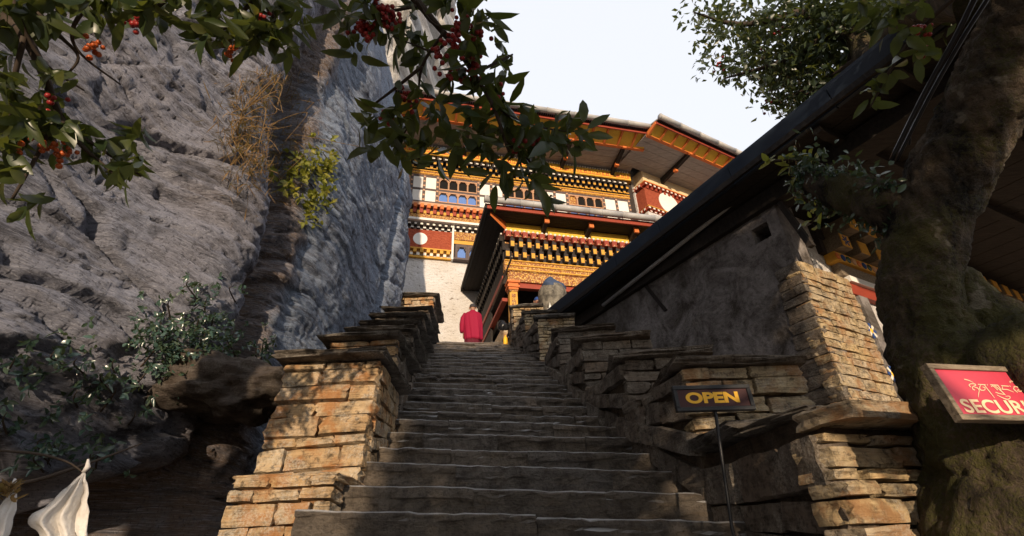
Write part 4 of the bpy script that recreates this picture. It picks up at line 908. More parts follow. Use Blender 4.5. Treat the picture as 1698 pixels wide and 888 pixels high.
mb = MB(); mb.add([RP(0, .0, HZ+.04), RP(0, 12.5, HZ+.04), RP(0, 12.5, HZ+3.38), RP(0, 0, HZ+.29), RP(.006, .0, HZ+.04), RP(.006, 12.5, HZ+.04), RP(.006, 12.5, HZ+3.38), RP(.006, 0, HZ+.29)], [(0, 1, 2, 3), (4, 7, 6, 5), (0, 3, 7, 4), (3, 2, 6, 7), (2, 1, 5, 6), (1, 0, 4, 5)]); mb.build('gable_board', M['board_dark'], house)

# ------------------------------------------------------------------ trees
def curve_pts(ctrl, n):
    c = [np.asarray(q, float) for q in ctrl]; c = [2*c[0]-c[1]]+c+[2*c[-1]-c[-2]]; out = []
    for i in range(1, len(c)-2):
        for t in np.linspace(0, 1, n, endpoint=False):
            a, b, d, e = c[i-1], c[i], c[i+1], c[i+2]; out.append(.5*((2*b)+(d-a)*t+(2*a-5*b+4*d-e)*t*t+(-a+3*b-3*d+e)*t**3))
    out.append(c[-2]); return out
def limb(name, ctrl, rad, mat, parent, n=14, seg=10, amp=.12, freq=3.0):
    C = [np.append(np.asarray(p, float), r) for p, r in zip(ctrl, rad)]; Q = curve_pts(C, seg)
    mb = MB(); mb.tube([q[:3] for q in Q], [max(.003, q[3]) for q in Q], n)
    v = np.array(mb.v); cen = np.repeat(np.array([q[:3] for q in Q]), n, 0); d = v-cen; r = np.linalg.norm(d, axis=1)[:, None]
    rdg = np.abs(fbm(v*np.array([11, 11, 3.5]), 4)) if n > 40 else 0*r[:, 0]
    v = cen+d*(1+amp*fbm(v*freq, 3)[:, None]+amp*.45*fbm(v*freq*5, 3)[:, None]-.055*(1-sstep(0, .22, rdg) if n > 40 else 0*rdg)[:, None]); mb.v = [tuple(q) for q in v]
    return mb.build(name, mat, parent, True)
class Leafer:
    def __init__(s): s.p = []; s.d = []; s.n = []; s.L = []; s.W = []
    def add(s, p, d, n, L, W): s.p.append(p); s.d.append(d); s.n.append(n); s.L.append(L); s.W.append(W)
    def rosette(s, c, axis, k, L, W, spread=1.0, r=None):
        a = unit(axis); b = unit(np.cross(a, (.3, .5, .81))); e = np.cross(a, b); w0 = random.uniform(0, 6.28)
        for i in range(k):
            w = w0+i*2.4; tl = random.uniform(.35, 1.0)*spread; rad = b*math.cos(w)+e*math.sin(w)
            d = unit(a*math.cos(tl)+rad*math.sin(tl)+V3(0, 0, -.25)); nn = unit(a*math.sin(tl)-rad*math.cos(tl)+RNG.normal(0, .3, 3)+V3(0, 0, .35))
            s.add(np.asarray(c)-a*L*1.0*random.random()+RNG.normal(0, L*.12, 3), d, nn, L*random.uniform(.5, 1.2), W*random.uniform(.7, 1.2))
    def blob(s, c, r, n, L, W):
        c = np.asarray(c, float)
        for i in range(n):
            q = RNG.normal(size=3); q /= np.linalg.norm(q); rr = random.random()**.4; p = c+q*rr*np.asarray(r)
            s.add(p, unit(q*.6+RNG.normal(size=3)*.7+V3(0, 0, -.3)), RNG.normal(size=3)+V3(0, 0, .6), L*random.uniform(.6, 1.2), W*random.uniform(.7, 1.2))
    def build(s, name, mat, parent, fine=True):
        return leaf_obj(name, parent, mat, s.p, s.d, s.n, np.array(s.L), np.array(s.W), fine=fine)
def pD(px, py, D): return atD(px, py, D)
def berries(parent, px, py, D, n, r, mat, sp=.03):
    c = pD(px, py, D); mb = MB()
    for i in range(n): mb.ball(c+RNG.normal(0, sp, 3)*V3(1, .7, 1.1), r*random.uniform(.8, 1.15), 7, 5)
    tag(mb.build('berry_cluster', M[mat], parent, True), kind='stuff')

# big leaning trunk on the right
oak = thing('tree', (2.55, 2.1, -1.5), 'thick mossy leaning tree trunk beside the red sign with crown over the dark roof', 'tree')
tc = [(2.75, 2.0, -1.55), pD(1745, 980, 2.95), pD(1712, 860, 2.95), pD(1655, 740, 2.95), pD(1580, 620, 3.0), pD(1533, 520, 3.05), pD(1528, 430, 3.1), pD(1556, 330, 3.2), pD(1608, 220, 3.3), pD(1664, 110, 3.4), pD(1710, -10, 3.5), pD(1720, -160, 3.8)]
limb('trunk', tc, [.45, .32, .29, .26, .22, .175, .16, .165, .17, .17, .165, .14], M['bark'], oak, 110, 30, .15, 4.0)
limb('root_limb', [pD(1550, 470, 3.2), pD(1625, 545, 3.2), pD(1730, 600, 3.12), pD(1840, 690, 2.8), (3.6, 1.9, -1.5)], [.15, .19, .19, .22, .3], M['bark'], oak, 60, 16, .14, 4)
limb('mossy_limb', [pD(1520, 380, 3.2), pD(1450, 330, 3.3), pD(1390, 315, 3.5), pD(1345, 300, 3.7), pD(1315, 280, 3.9)], [.13, .12, .10, .07, .03], M['bark'], oak, 18, 8, .3, 7)
limb('crown_limb', [pD(1700, -40, 3.6), pD(1620, -40, 5.0), pD(1530, 20, 6.8), pD(1468, 85, 8.0), pD(1438, 92, 8.6), pD(1420, 62, 8.9), pD(1385, 52, 9.2), pD(1330, 20, 9.4)], [.26, .24, .2, .17, .15, .13, .10, .05], M['bark'], oak, 14, 8, .15, 3)
for a, b, c_ in (((1385, 52, 9.2), (1300, 100, 9.0), (1200, 130, 9.0)), ((1330, 20, 9.4), (1230, 40, 9.2), (1150, 20, 9.0)), ((1420, 62, 8.9), (1400, 120, 8.9), (1330, 160, 8.9)), ((1530, 20, 6.8), (1470, -30, 7.5), (1350, -40, 9.0)), ((1438, 92, 8.6), (1370, 130, 8.9), (1290, 170, 9.0))):
    limb('branch', [pD(*a), pD(*b), pD(*c_)], [.07, .04, .012], M['twig'], oak, 7, 6, .2, 3)
lf = Leafer()
for px, py, rx, ry, n in ((1390, 40, 95, 60, 2400), (1310, 60, 80, 60, 1500), (1240, 40, 60, 40, 420), (1195, 50, 45, 60, 260), (1165, 20, 40, 30, 140), (1270, 110, 70, 35, 650), (1210, 105, 55, 22, 150), (1180, 120, 40, 12, 50), (1330, 130, 70, 50, 1300), (1295, 160, 40, 28, 330), (1370, 120, 60, 60, 900), (1450, 30, 70, 40, 1500), (1540, -10, 100, 40, 1800), (1640, -20, 100, 30, 900), (1390, -60, 200, 60, 2500)):
    for i in range(n//4):
        w = random.uniform(0, 6.28); r = math.sqrt(random.random()); c = pD(px+rx*r*math.cos(w), py+ry*r*math.sin(w), random.uniform(8.7, 11.0) if px < 1500 else random.uniform(6.5, 9.0))
        for j in range(3): lf.add(c+RNG.normal(0, .08, 3), RNG.normal(size=3)+V3(0, 0, -.5), RNG.normal(size=3)+V3(0, 0, .4), random.uniform(.09, .17), random.uniform(.045, .08))
tag(lf.build('foliage', M['leaf_crown'], oak, False), kind='stuff')
# hanging spray in front of the roof, moss leaves
lf = Leafer()
limb('twig', [pD(1600, -20, 3.0), pD(1545, 30, 3.0), pD(1500, 80, 3.0), pD(1468, 130, 3.0), pD(1442, 180, 3.0)], [.012, .010, .008, .006, .003], M['twig'], oak, 6, 5, .1)
limb('twig', [pD(1545, 30, 3.0), pD(1520, 60, 3.0), pD(1515, 110, 3.0)], [.008, .006, .003], M['twig'], oak, 6, 5, .1)
for px, py, k in ((1450, 30, 5), (1475, 45, 5), (1490, 20, 6), (1520, 95, 5), (1478, 120, 6), (1465, 130, 5), (1450, 145, 6), (1442, 170, 5), (1530, 60, 5), (1500, 60, 5), (1545, 100, 3), (1430, 10, 5), (1520, 15, 6)):
    lf.rosette(pD(px, py, random.uniform(2.85, 3.1)), V3(-.5, -.1, -.8), k, .095, .042, 1.1)
lf.build('hanging_leaves', M['leaf_near'], oak)
lf = Leafer()
for i in range(900):
    w = random.random(); c = pD(1480-165*w+random.gauss(0, 10), 345-60*w+random.gauss(0, 26), 3.2+.6*w-.1*random.random()); lf.add(c, RNG.normal(size=3)+V3(0, 0, -.8), RNG.normal(size=3)+V3(0, -.6, .4), random.uniform(.03, .07), random.uniform(.015, .03))
lf.build('limb_ivy', M['leaf_teal'], oak)
lf = Leafer()
for px, py in ((1275, 266), (1290, 262), (1325, 250), (1338, 255), (1300, 272), (1330, 268), (1345, 262), (1340, 340), (1345, 362), (1352, 372), (1320, 300)): lf.rosette(pD(px, py, 3.7), V3(-.6, -.2, .1), 4, .075, .035, 1.2)
lf.build('twig_leaves', M['leaf_yellow'], oak)
limb('twig', [pD(1400, 300, 3.6), pD(1350, 268, 3.7), pD(1300, 265, 3.7), pD(1268, 268, 3.7)], [.012, .009, .006, .003], M['twig'], oak, 6, 5, .1)
limb('twig', [pD(1400, 330, 3.6), pD(1365, 345, 3.65), pD(1345, 370, 3.7)], [.012, .009, .004], M['twig'], oak, 6, 5, .1)
for px, py in ((1527, 48), (1530, 85)): berries(oak, px, py, 2.95, 14, .009, 'berry', .016)
for px, py in ((1268, 85), (1290, 50), (1272, 175), (1195, 105)): berries(oak, px, py, 9.2, 7, .022, 'berry', .06)
# cables strapped along the trunk
cb = thing('cable_bundle', tuple(pD(1480, 262, 2.85)), 'two black cables running up beside the mossy trunk', 'cable')
MB().tube(curve_pts([pD(1478, 265, 2.85), pD(1530, 160, 2.8), pD(1585, 60, 2.75), pD(1620, -10, 2.7), pD(1680, -120, 2.6)], 6), .010, 8).build('cable', M['cable'], cb, True)
MB().tube(curve_pts([pD(1487, 266, 2.86), pD(1541, 160, 2.81), pD(1598, 60, 2.76), pD(1642, -10, 2.71), pD(1705, -120, 2.6)], 6), .008, 8).build('cable', M['cable'], cb, True)
MB().tube(curve_pts([pD(1508, 240, 2.9), pD(1512, 210, 2.9), pD(1535, 175, 2.9), pD(1560, 120, 2.9)], 6), .005, 6).build('cable', M['cable'], cb, True)

# ------------------------------------------------------------------ berry tree overhanging from the upper left, its trunk behind the camera
bt = thing('tree', (-2.6, -2.6, -1.5), 'berry tree whose dark leafy branches hang in from the top left', 'tree')
limb('trunk', [(-2.6, -2.6, -1.6), (-2.5, -2.4, .5), (-2.2, -1.9, 2.2), (-1.9, -1.2, 3.4), (-1.6, -.6, 4.2)], [.34, .26, .22, .18, .13], M['bark'], bt, 20, 8, .12, 3)
limb('branch', [(-2.2, -1.9, 2.2), (-1.5, .0, 3.2), pD(560, -160, 2.4), pD(690, 0, 2.25), pD(745, 65, 2.2), pD(765, 90, 2.15), pD(815, 170, 2.1), pD(838, 235, 2.1), pD(848, 262, 2.1)], [.14, .07, .035, .018, .014, .011, .008, .006, .003], M['twig'], bt, 8, 8, .1)
limb('branch', [(-2.2, -1.9, 2.2), (-2.3, .2, 2.9), pD(330, -120, 2.6), pD(430, -10, 2.5), pD(460, 40, 2.45)], [.12, .06, .03, .014, .005], M['twig'], bt, 8, 8, .1)
limb('branch', [(-2.5, -2.4, .9), (-2.5, -.2, 1.8), pD(-80, -20, 2.6), pD(40, 60, 2.5), pD(110, 210, 2.45), pD(190, 290, 2.4)], [.14, .07, .03, .018, .010, .004], M['twig'], bt, 8, 8, .1)
for pts in (((738, 50), (700, 110), (690, 180), (660, 240)), ((745, 65), (720, 85), (690, 75), (650, 60)), ((700, 110), (650, 150), (610, 180)), ((815, 170), (860, 200), (920, 215), (960, 218)), ((690, 0), (720, 40), (770, 50), (800, 40)), ((690, 10), (640, 20), (600, 30)), ((838, 235), (880, 270), (895, 320)), ((790, 120), (830, 100), (850, 90))):
    limb('twig', [pD(x, y, 2.15+.05*i) for i, (x, y) in enumerate(pts)], [.007, .006, .004, .002][:len(pts)], M['twig'], bt, 6, 5, .1)
for pts in (((60, 20), (100, 60), (130, 95), (105, 130)), ((20, 0), (45, 60), (80, 110), (140, 150)), ((150, 0), (120, 50), (135, 90), (200, 140)), ((90, 200), (60, 260), (20, 330)), ((110, 210), (150, 235), (235, 292)), ((430, -10), (380, 40), (345, 60)), ((300, -20), (250, 20), (225, 40)), ((40, 60), (20, 150), (10, 250))):
    limb('twig', [pD(x, y, 2.45) for x, y in pts], [.009, .007, .005, .003][:len(pts)], M['twig'], bt, 6, 5, .1)
lf = Leafer()
cen = [(640, 20), (600, 60), (625, 75), (585, 80), (590, 30), (650, 70), (610, 15), (570, 25), (700, 15), (740, 5), (770, 15), (800, 15), (790, 45), (815, 35), (745, 95), (770, 130), (800, 150), (815, 110), (840, 130), (835, 90), (780, 175), (750, 160), (730, 190), (760, 205), (800, 195), (830, 180), (850, 165), (690, 105), (680, 90), (675, 150), (650, 185), (690, 200), (640, 215), (620, 190), (610, 240), (665, 235), (700, 240), (735, 235), (755, 250), (790, 240), (815, 225), (845, 225), (870, 210), (890, 195), (905, 235), (930, 225), (960, 215), (975, 225), (950, 250), (880, 250), (860, 270), (890, 280), (900, 300), (835, 270), (815, 280), (905, 320), (870, 240), (690, 265), (720, 270), (640, 255), (780, 100), (820, 205), (745, 130), (775, 60), (840, 200)]
for x, y in cen:
    c = pD(x+random.gauss(0, 5), y+random.gauss(0, 5), random.uniform(2.0, 2.35)); out = (x-760)/250*.8
    lf.rosette(c, V3(out+random.gauss(0, .35), random.gauss(-.1, .4), -.55+random.gauss(0, .35)), random.choice((6, 7, 8, 9)), .122, .045, 1.15)
for x, y, dx, dy in ((968, 190, 0, -1), (985, 205, .8, -.6), (985, 225, 1, .05), (845, 300, -.1, 1), (820, 320, -.2, 1), (905, 330, .1, 1), (640, 245, .3, 1), (600, 250, -1, .1)):
    c = pD(x-14*dx, y-14*dy, 2.1); lf.add(c, cR*dx-cU*dy, -cF+cR*.4*RNG.normal()+cU*.3, .115, .042)
lf.build('leaves', M['leaf_near'], bt)
lf = Leafer()
for i in range(82):
    x, y = random.choice([(random.gauss(430, 40), random.gauss(28, 22)), (random.gauss(310, 60), random.gauss(8, 14)), (random.gauss(200, 60), random.gauss(12, 18)), (random.gauss(60, 50), random.gauss(20, 25)), (random.gauss(28, 24), random.gauss(150, 45)), (random.gauss(90, 45), random.gauss(205, 26)), (random.gauss(170, 35), random.gauss(255, 22)), (random.gauss(20, 18), random.gauss(250, 60)), (random.gauss(395, 40), random.gauss(60, 18))])
    lf.rosette(pD(x, y, random.uniform(2.3, 2.7)), V3(random.gauss(.1, .4), random.gauss(-.1, .4), -.6+random.gauss(0, .3)), random.choice((6, 7, 8)), .108, .040, 1.1)
for x, y in ((205, 265), (225, 285), (420, 85), (440, 70), (455, 45), (340, 75)): lf.rosette(pD(x, y, 2.4), V3(.3, 0, -.8), 4, .11, .042, 1.0)
lf.build('leaves', M['leaf_near'], bt)
for x, y, n, m_ in ((630, 18, 26, 'berry'), (645, 30, 22, 'berry'), (605, 40, 22, 'berry'), (612, 55, 16, 'berry'), (752, 62, 22, 'berry'), (762, 38, 16, 'berry'), (783, 90, 18, 'berry'), (790, 110, 20, 'berry'), (775, 132, 14, 'berry'), (675, 166, 16, 'berry'), (722, 92, 10, 'berry'), (740, 118, 8, 'berry'), (825, 146, 6, 'berry'), (887, 232, 14, 'berry'), (860, 236, 8, 'berry'), (788, 55, 8, 'berry'), (640, 195, 5, 'berry')):
    berries(bt, x, y, 2.12, n, .010, m_, .020)
for x, y, n, m_ in ((155, 76, 14, 'berry_orange'), (105, 254, 14, 'berry_orange'), (74, 242, 8, 'berry_orange'), (380, 86, 12, 'berry_orange'), (224, 34, 12, 'berry'), (432, 26, 9, 'berry'), (40, 236, 4, 'berry_orange'), (88, 160, 5, 'berry')):
    berries(bt, x, y, 2.42, n, .010, m_, .017)

# ------------------------------------------------------------------ plants growing on the cliff
def cliff_bush(name, label, spots, mat, L, W, per, sp=.09, cat='shrub', stems=True, droop=-.1):
    root = cliff_at(*spots[len(spots)//2][:2]); o = thing(name, tuple(root), label, cat, 'shrubs growing on the cliff'); lf = Leafer()
    for x, y, n in spots:
        c = cliff_at(x, y, .06)
        if stems: limb('stem', [cliff_at(x+random.uniform(-20, 20), y+25, -.02), c-unit(c)*.08, c-unit(c)*.14+V3(0, 0, .05)], [.008, .006, .002], M['twig'], o, 5, 5, .1)
        for i in range(int(n*1.7)): lf.rosette(c-unit(c)*random.uniform(.0, .16)+RNG.normal(0, sp, 3), V3(random.gauss(.2, .5), -.6, random.gauss(droop, .5)), per, L, W, 1.2)
    lf.build('leaves', mat, o); return o
cliff_bush('shrub', 'glossy blue green shrub clinging to the lower cliff above the dark boulder', [(260, 560, 12), (340, 560, 14), (310, 580, 14), (365, 600, 10), (270, 540, 14), (300, 560, 14), (330, 545, 12), (350, 580, 12), (320, 600, 12), (380, 560, 10), (420, 575, 8), (445, 575, 6), (290, 500, 5), (320, 480, 6), (345, 500, 5), (360, 530, 6), (250, 580, 8), (300, 630, 6), (385, 490, 3)], M['leaf_teal'], .060, .026, 5)
cliff_bush('shrub', 'sparse blue green shrub hanging at the left edge above the white cloths', [(20, 600, 6), (60, 610, 5), (100, 590, 5), (140, 600, 6), (170, 630, 5), (200, 600, 5), (130, 660, 4), (190, 660, 5), (230, 690, 3), (80, 740, 5), (110, 735, 6), (150, 745, 6), (170, 765, 4), (60, 760, 3), (15, 690, 4), (240, 620, 5)], M['leaf_teal'], .075, .030, 4)
cliff_bush('shrub', 'yellow leaved shrub growing from the cliff notch', [(495, 270, 6), (510, 290, 7), (525, 265, 7), (540, 250, 7), (550, 275, 5), (500, 310, 7), (520, 320, 6), (540, 330, 6), (520, 350, 5), (545, 300, 4), (480, 290, 3)], M['leaf_yellow'], .11, .048, 5, .09)
dry = thing('dry_grass_tuft', tuple(cliff_at(440, 240)), 'tangle of dry brown grass and twigs in the cliff hollow', 'grass'); lf = Leafer()
for i in range(1500):
    x, y = random.choice([(random.gauss(430, 28), random.gauss(200, 40)), (random.gauss(470, 25), random.gauss(240, 40)), (random.gauss(405, 15), random.gauss(240, 30)), (random.gauss(445, 30), random.gauss(280, 25)), (random.gauss(450, 30), random.gauss(150, 20))]); c = cliff_at(x, y, .03)
    lf.add(c, RNG.normal(size=3)*.7+V3(.2, -.5, random.choice((.8, -.9))), RNG.normal(size=3), random.uniform(.07, .22), random.uniform(.004, .012))
tag(lf.build('blades', M['leaf_dry'], dry), kind='stuff')
for i in range(16):
    x, y = random.uniform(390, 500), random.uniform(170, 300); c = cliff_at(x, y, .03); limb('dry_twig', [c, c+V3(random.gauss(.1, .12), -.12, random.gauss(.1, .12)), c+V3(random.gauss(.25, .2), -.22, random.gauss(.05, .2)), c+V3(random.gauss(.35, .25), -.25, random.gauss(-.1, .25))], [.006, .005, .004, .002], M['leaf_dry'], dry, 5, 5, .1)

# ------------------------------------------------------------------ signs
def ortho_board(TL, TR, BL, D):
    """rectangle with its top edge through two picture points at distance D, horizontal, lower corner squared to it"""
    A = atD(*TL, D); B = atZ(*TR, A[2]); u = unit(B-A); d = ray(*BL); s_ = np.dot(A, u)/np.dot(d, u)
    if not (.5*D < s_*np.linalg.norm(d) < 1.6*D): d2 = d*(D/np.linalg.norm(d)); C = d2
    else: C = d*s_
    v = C-A; v = v-u*np.dot(v, u); H = np.linalg.norm(v); v = v/H; n = np.cross(v, u)
    n = n if np.dot(n, -A) > 0 else -n
    return A, u, v, n, np.linalg.norm(B-A), H
def sign_frame(par, A, u, v, n, W, H, w, th, mat):
    for (a0, a1, b0, b1) in ((0, W, 0, w), (0, W, H-w, H), (0, w, w, H-w), (W-w, W, w, H-w)):
        mb = MB(); c = A+u*(a0+a1)/2+v*(b0+b1)/2; mb.box(c, ((a1-a0)/2, (b1-b0)/2, th), np.stack([u, v, n])); mb.build('frame_rail', M[mat], par, False, .002)
def text_part(txt, par, mat, A, u, v, n, w, h, lift, bold=.018):
    cu_ = bpy.data.curves.new('lettering', 'FONT'); cu_.body = txt; cu_.size = 1.0; cu_.offset = bold; cu_.extrude = .0
    ob = bpy.data.objects.new('tmp', cu_); COL.objects.link(ob); dg = bpy.context.evaluated_depsgraph_get(); me = bpy.data.meshes.new_from_object(ob.evaluated_get(dg)); bpy.data.objects.remove(ob)
    co = np.array([q.co[:] for q in me.vertices]); mn, mx = co.min(0), co.max(0)
    co2 = (A[None]+u[None]*((co[:, :1]-mn[0])/(mx[0]-mn[0])*w)+v[None]*((mx[1]-co[:, 1:2])/(mx[1]-mn[1])*h)+n[None]*lift)
    me.vertices.foreach_set('co', co2.ravel()); me.materials.clear(); me.materials.append(M[mat]); me.update()
    return place(bpy.data.objects.new('lettering', me), par)
# OPEN on its post
A, u, v, n, W, H = ortho_board((1113, 641), (1240, 638), (1122, 683), 2.95)
osg = thing('sign', tuple(A+v*1.1), 'small dark OPEN sign on a thin black post at the right of the steps', 'sign')
MB().box(A+u*W/2+v*H/2, (W/2-.004, H/2-.004, .008), np.stack([u, v, n])).build('board', M['sign_brown'], osg)
sign_frame(osg, A, u, v, n, W, H, .022, .016, 'sign_black')
text_part('OPEN', osg, 'sign_yellow', A+u*W*.145+v*H*.27, u, v, n, W*.68, H*.44, .0105, .045)
pb0 = A+u*W*.5+v*H-n*.012; MB().tube([pb0-v*H*.9, pb0, atY(1213, 870, pb0[1]+.02), atY(1213, 870, pb0[1]+.02)+V3(0, 0, -.35)], .009, 8).build('post', M['sign_black'], osg, True)
# SECURITY on the trunk
A, u, v, n, W, H = ortho_board((1530, 605), (1698, 612), (1590, 698), 2.35)
pw = W; a0 = float((atP(1589, 662, A+n*.0085, n)-A)@u); W = a0+pw*.86+.075
ssg = thing('sign', tuple(A+u*W/2+v*H), 'faded red SECURITY sign in a grey wooden frame in front of the trunk', 'sign')
MB().box(A+u*W/2+v*H/2, (W/2-.004, H/2-.004, .007), np.stack([u, v, n])).build('board', M['sign_pink'], ssg)
sign_frame(ssg, A, u, v, n, W, H, .020, .016, 'wood_grey')
def sp(px, py, lift=.0085): return atP(px, py, A+n*lift, n)
b0 = (sp(1592, 661)-A)@v; b1 = (sp(1600, 684)-A)@v
text_part('SECURITY', ssg, 'sign_cream', A+u*a0+v*b0, u, v, n, pw*.86, b1-b0, .0088, .022)
# script line above, drawn stroke by stroke from its shape on the board
Zx, Zy = lambda x: 1530+x/6.833, lambda y: 590+y/6.833
strokes = [((470, 262, 9), (520, 275, 8), (575, 300, 3)), ((540, 315, 9), (525, 330, 9), (545, 350, 8)), ((540, 315, 9), (585, 315, 9), (600, 330, 9), (565, 350, 8), (570, 375, 9), (590, 385, 9)), ((585, 350, 7), (625, 365, 9), (640, 390, 8), (634, 425, 7), (630, 465, 4)),
 ((625, 320, 9), (710, 326, 9)), ((655, 330, 8), (645, 360, 9), (660, 385, 9), (700, 385, 8), (705, 360, 8), (680, 350, 6)), ((700, 330, 7), (735, 375, 8), (780, 430, 7), (815, 475, 4)), ((728, 320, 7), (735, 330, 7)),
 ((765, 325, 9), (850, 330, 9)), ((775, 345, 9), (800, 340, 8), (850, 385, 7)), ((810, 330, 7), (860, 370, 8), (905, 410, 9), (935, 440, 8)), ((850, 330, 8), (890, 385, 8)), ((825, 410, 8), (870, 425, 8), (920, 435, 7)), ((840, 440, 5), (900, 470, 8), (960, 490, 10), (990, 475, 8), (980, 455, 7), (940, 455, 6)),
 ((890, 335, 9), (975, 342, 9)), ((905, 345, 8), (905, 375, 9), (960, 380, 8), (1030, 408, 5)), ((985, 335, 7), (993, 346, 7)),
 ((1050, 310, 5), (1010, 285, 8), (985, 290, 8), (1000, 305, 6)), ((1050, 315, 7), (1075, 300, 7)), ((1030, 345, 9), (1140, 352, 9)), ((1040, 350, 8), (1030, 370, 9), (1055, 395, 9), (1075, 412, 6)), ((1070, 355, 7), (1110, 355, 8), (1135, 380, 9), (1110, 400, 9), (1075, 390, 8), (1090, 375, 6)),
 ((1165, 345, 9), (1250, 350, 9)), ((1190, 350, 8), (1185, 385, 9), (1230, 400, 8), (1240, 365, 7)), ((1285, 350, 9), (1370, 355, 9)), ((1320, 355, 8), (1350, 400, 8), (1380, 470, 4)), ((1300, 370, 8), (1310, 400, 8), (1345, 395, 6))]
mb = MB()
for st_ in strokes:
    pts = curve_pts([V3(Zx(x), Zy(y), w) for x, y, w in st_], 5)
    for i in range(len(pts)-1):
        a, b = pts[i], pts[i+1]; t_ = unit(V3(b[0]-a[0], b[1]-a[1], 0)); m_ = V3(-t_[1], t_[0], 0)*.6; wa, wb = a[2]/6.833*.85, b[2]/6.833*.85
        quad = [a[:2]+m_[:2]*wa, a[:2]-m_[:2]*wa, b[:2]+t_[:2]*.25-m_[:2]*wb, b[:2]+t_[:2]*.25+m_[:2]*wb]
        mb.add([sp(x, y, .0086+.0003*(i % 2)) for x, y in quad], [(0, 1, 2, 3)])
tag(mb.build('script_lettering', M['sign_cream'], ssg), kind='stuff')
MB().box(A+u*W*.45+v*H*.3-n*.06, (.02, .06, .055), np.stack([u, v, n])).build('mount_block', M['wood_grey'], ssg)

# ------------------------------------------------------------------ people
def skin_body(name, joints, edges, mat, parent):
    me = bpy.data.meshes.new(name); me.from_pydata([j[0] for j in joints], edges, []); me.materials.append(mat)
    o = bpy.data.objects.new(name, me); place(o, parent); sm = o.modifiers.new('skin', 'SKIN'); sm.use_smooth_shade = True
    for d_, j in zip(me.skin_vertices[0].data, joints): d_.radius = (j[1], j[1] if len(j) < 3 else j[2])
    me.skin_vertices[0].data[0].use_root = True
    o.modifiers.new('sub', 'SUBSURF').levels = 2; o.modifiers['sub'].render_levels = 2; return o
def monk(loc, yaw, H, label, robe, hairm, hat=None):
    p = thing('person', loc, label, 'person'); s_ = H/1.66
    c, sn_ = math.cos(yaw), math.sin(yaw)
    T = lambda x, y, z: (loc[0]+s_*(c*x-sn_*y), loc[1]+s_*(sn_*x+c*y), loc[2]+s_*z)
    J = [(T(0, 0, .92), .15*s_, .11*s_), (T(0, 0, 1.15), .14*s_, .10*s_), (T(0, -.01, 1.34), .16*s_, .10*s_), (T(0, .0, 1.43), .055*s_), (T(0, .01, 1.52), .085*s_, .095*s_), (T(0, .015, 1.60), .075*s_, .085*s_),
         (T(-.17, 0, 1.34), .06*s_), (T(-.23, -.01, 1.08), .045*s_), (T(-.245, .03, .84), .032*s_), (T(-.245, .05, .74), .028*s_),
         (T(.17, 0, 1.34), .06*s_), (T(.23, .02, 1.09), .045*s_), (T(.14, .16, .98), .034*s_), (T(.06, .20, .97), .028*s_),
         (T(-.09, 0, .84), .085*s_), (T(-.10, .03, .46), .06*s_), (T(-.10, 0, .08), .04*s_), (T(-.10, .12, .03), .03*s_), (T(.09, 0, .84), .085*s_), (T(.10, .0, .46), .06*s_), (T(.10, -.02, .08), .04*s_), (T(.10, .10, .03), .03*s_)]
    E_ = [(0, 1), (1, 2), (2, 3), (3, 4), (4, 5), (2, 6), (6, 7), (7, 8), (8, 9), (2, 10), (10, 11), (11, 12), (12, 13), (0, 14), (14, 15), (15, 16), (16, 17), (0, 18), (18, 19), (19, 20), (20, 21)]
    skin_body('body', J, E_, M['skin'], p)
    for fx, (dx, l) in enumerate(((-.022, .07), (-.008, .085), (.006, .08), (.02, .065))):      # fingers of the hanging hand
        MB().tube([T(-.245+dx*.4, .05+dx, .745), T(-.25+dx*.4, .06+dx, .72-l*.5), T(-.247+dx*.4, .072+dx, .72-l)], [.010*s_, .009*s_, .006*s_], 6).build('finger', M['skin'], p, True)
    MB().tube([T(-.235, .075, .77), T(-.232, .10, .735), T(-.232, .105, .70)], [.011*s_, .010*s_, .007*s_], 6).build('thumb', M['skin'], p, True)
    def shell(name, rows, mat, n=48, fold=.02, seed=0):
        mb = MB(); vs = []
        for (z, rx, ry, ox, oy) in rows:
            for k in range(n):
                w = 2*math.pi*k/n; f = 1+fold*math.sin(w*9+seed+z*2.5)*min(1, (1.45-z)*1.6)+fold*.7*math.sin(w*17+z*5+seed)
                vs.append(T(ox+rx*f*math.cos(w), oy+ry*f*math.sin(w), z))
        m_ = len(rows); mb.add(vs, [(i*n+k, i*n+(k+1) % n, (i+1)*n+(k+1) % n, (i+1)*n+k) for i in range(m_-1) for k in range(n)]+[tuple(range(n))[::-1]])
        return mb.build(name, mat, p, True)
    shell('skirt', [(.10, .21, .17, 0, 0), (.3, .22, .18, 0, 0), (.6, .215, .175, 0, 0), (.9, .21, .16, 0, 0), (1.0, .19, .15, 0, 0)], M['robe_dark'], 48, .06, 1)
    shell('robe', [(.56, .235, .19, .03, -.01), (.62, .245, .195, .03, -.01), (.8, .255, .195, .02, 0), (1.0, .262, .185, .01, 0), (1.2, .265, .165, 0, 0), (1.32, .245, .145, 0, 0), (1.385, .18, .115, 0, 0), (1.43, .09, .08, 0, .0), (1.455, .07, .075, 0, 0)], robe, 60, .06, 2)
    MB().tube([T(-.20, 0, 1.36), T(-.255, -.005, 1.22), T(-.28, .0, 1.04), T(-.285, .03, .88), T(-.28, .04, .81)], [.06*s_, .085*s_, .085*s_, .075*s_, .06*s_], 12).build('sleeve', robe, p, True)
    hm = MB(); hm.lathe(T(0, .005, 1.575), [(.001, -.03), (.088*s_, -.028), (.094*s_, .01), (.085*s_, .05), (.058*s_, .082), (.02*s_, .096), (.001, .098)], 18); hm.build('hair' if not hat else 'cap', hairm, p, True)
    for e in (-1, 1): MB().box(T(e*.094, .01, 1.535), (.012*s_, .022*s_, .034*s_)).build('ear', M['skin'], p, True, .006)
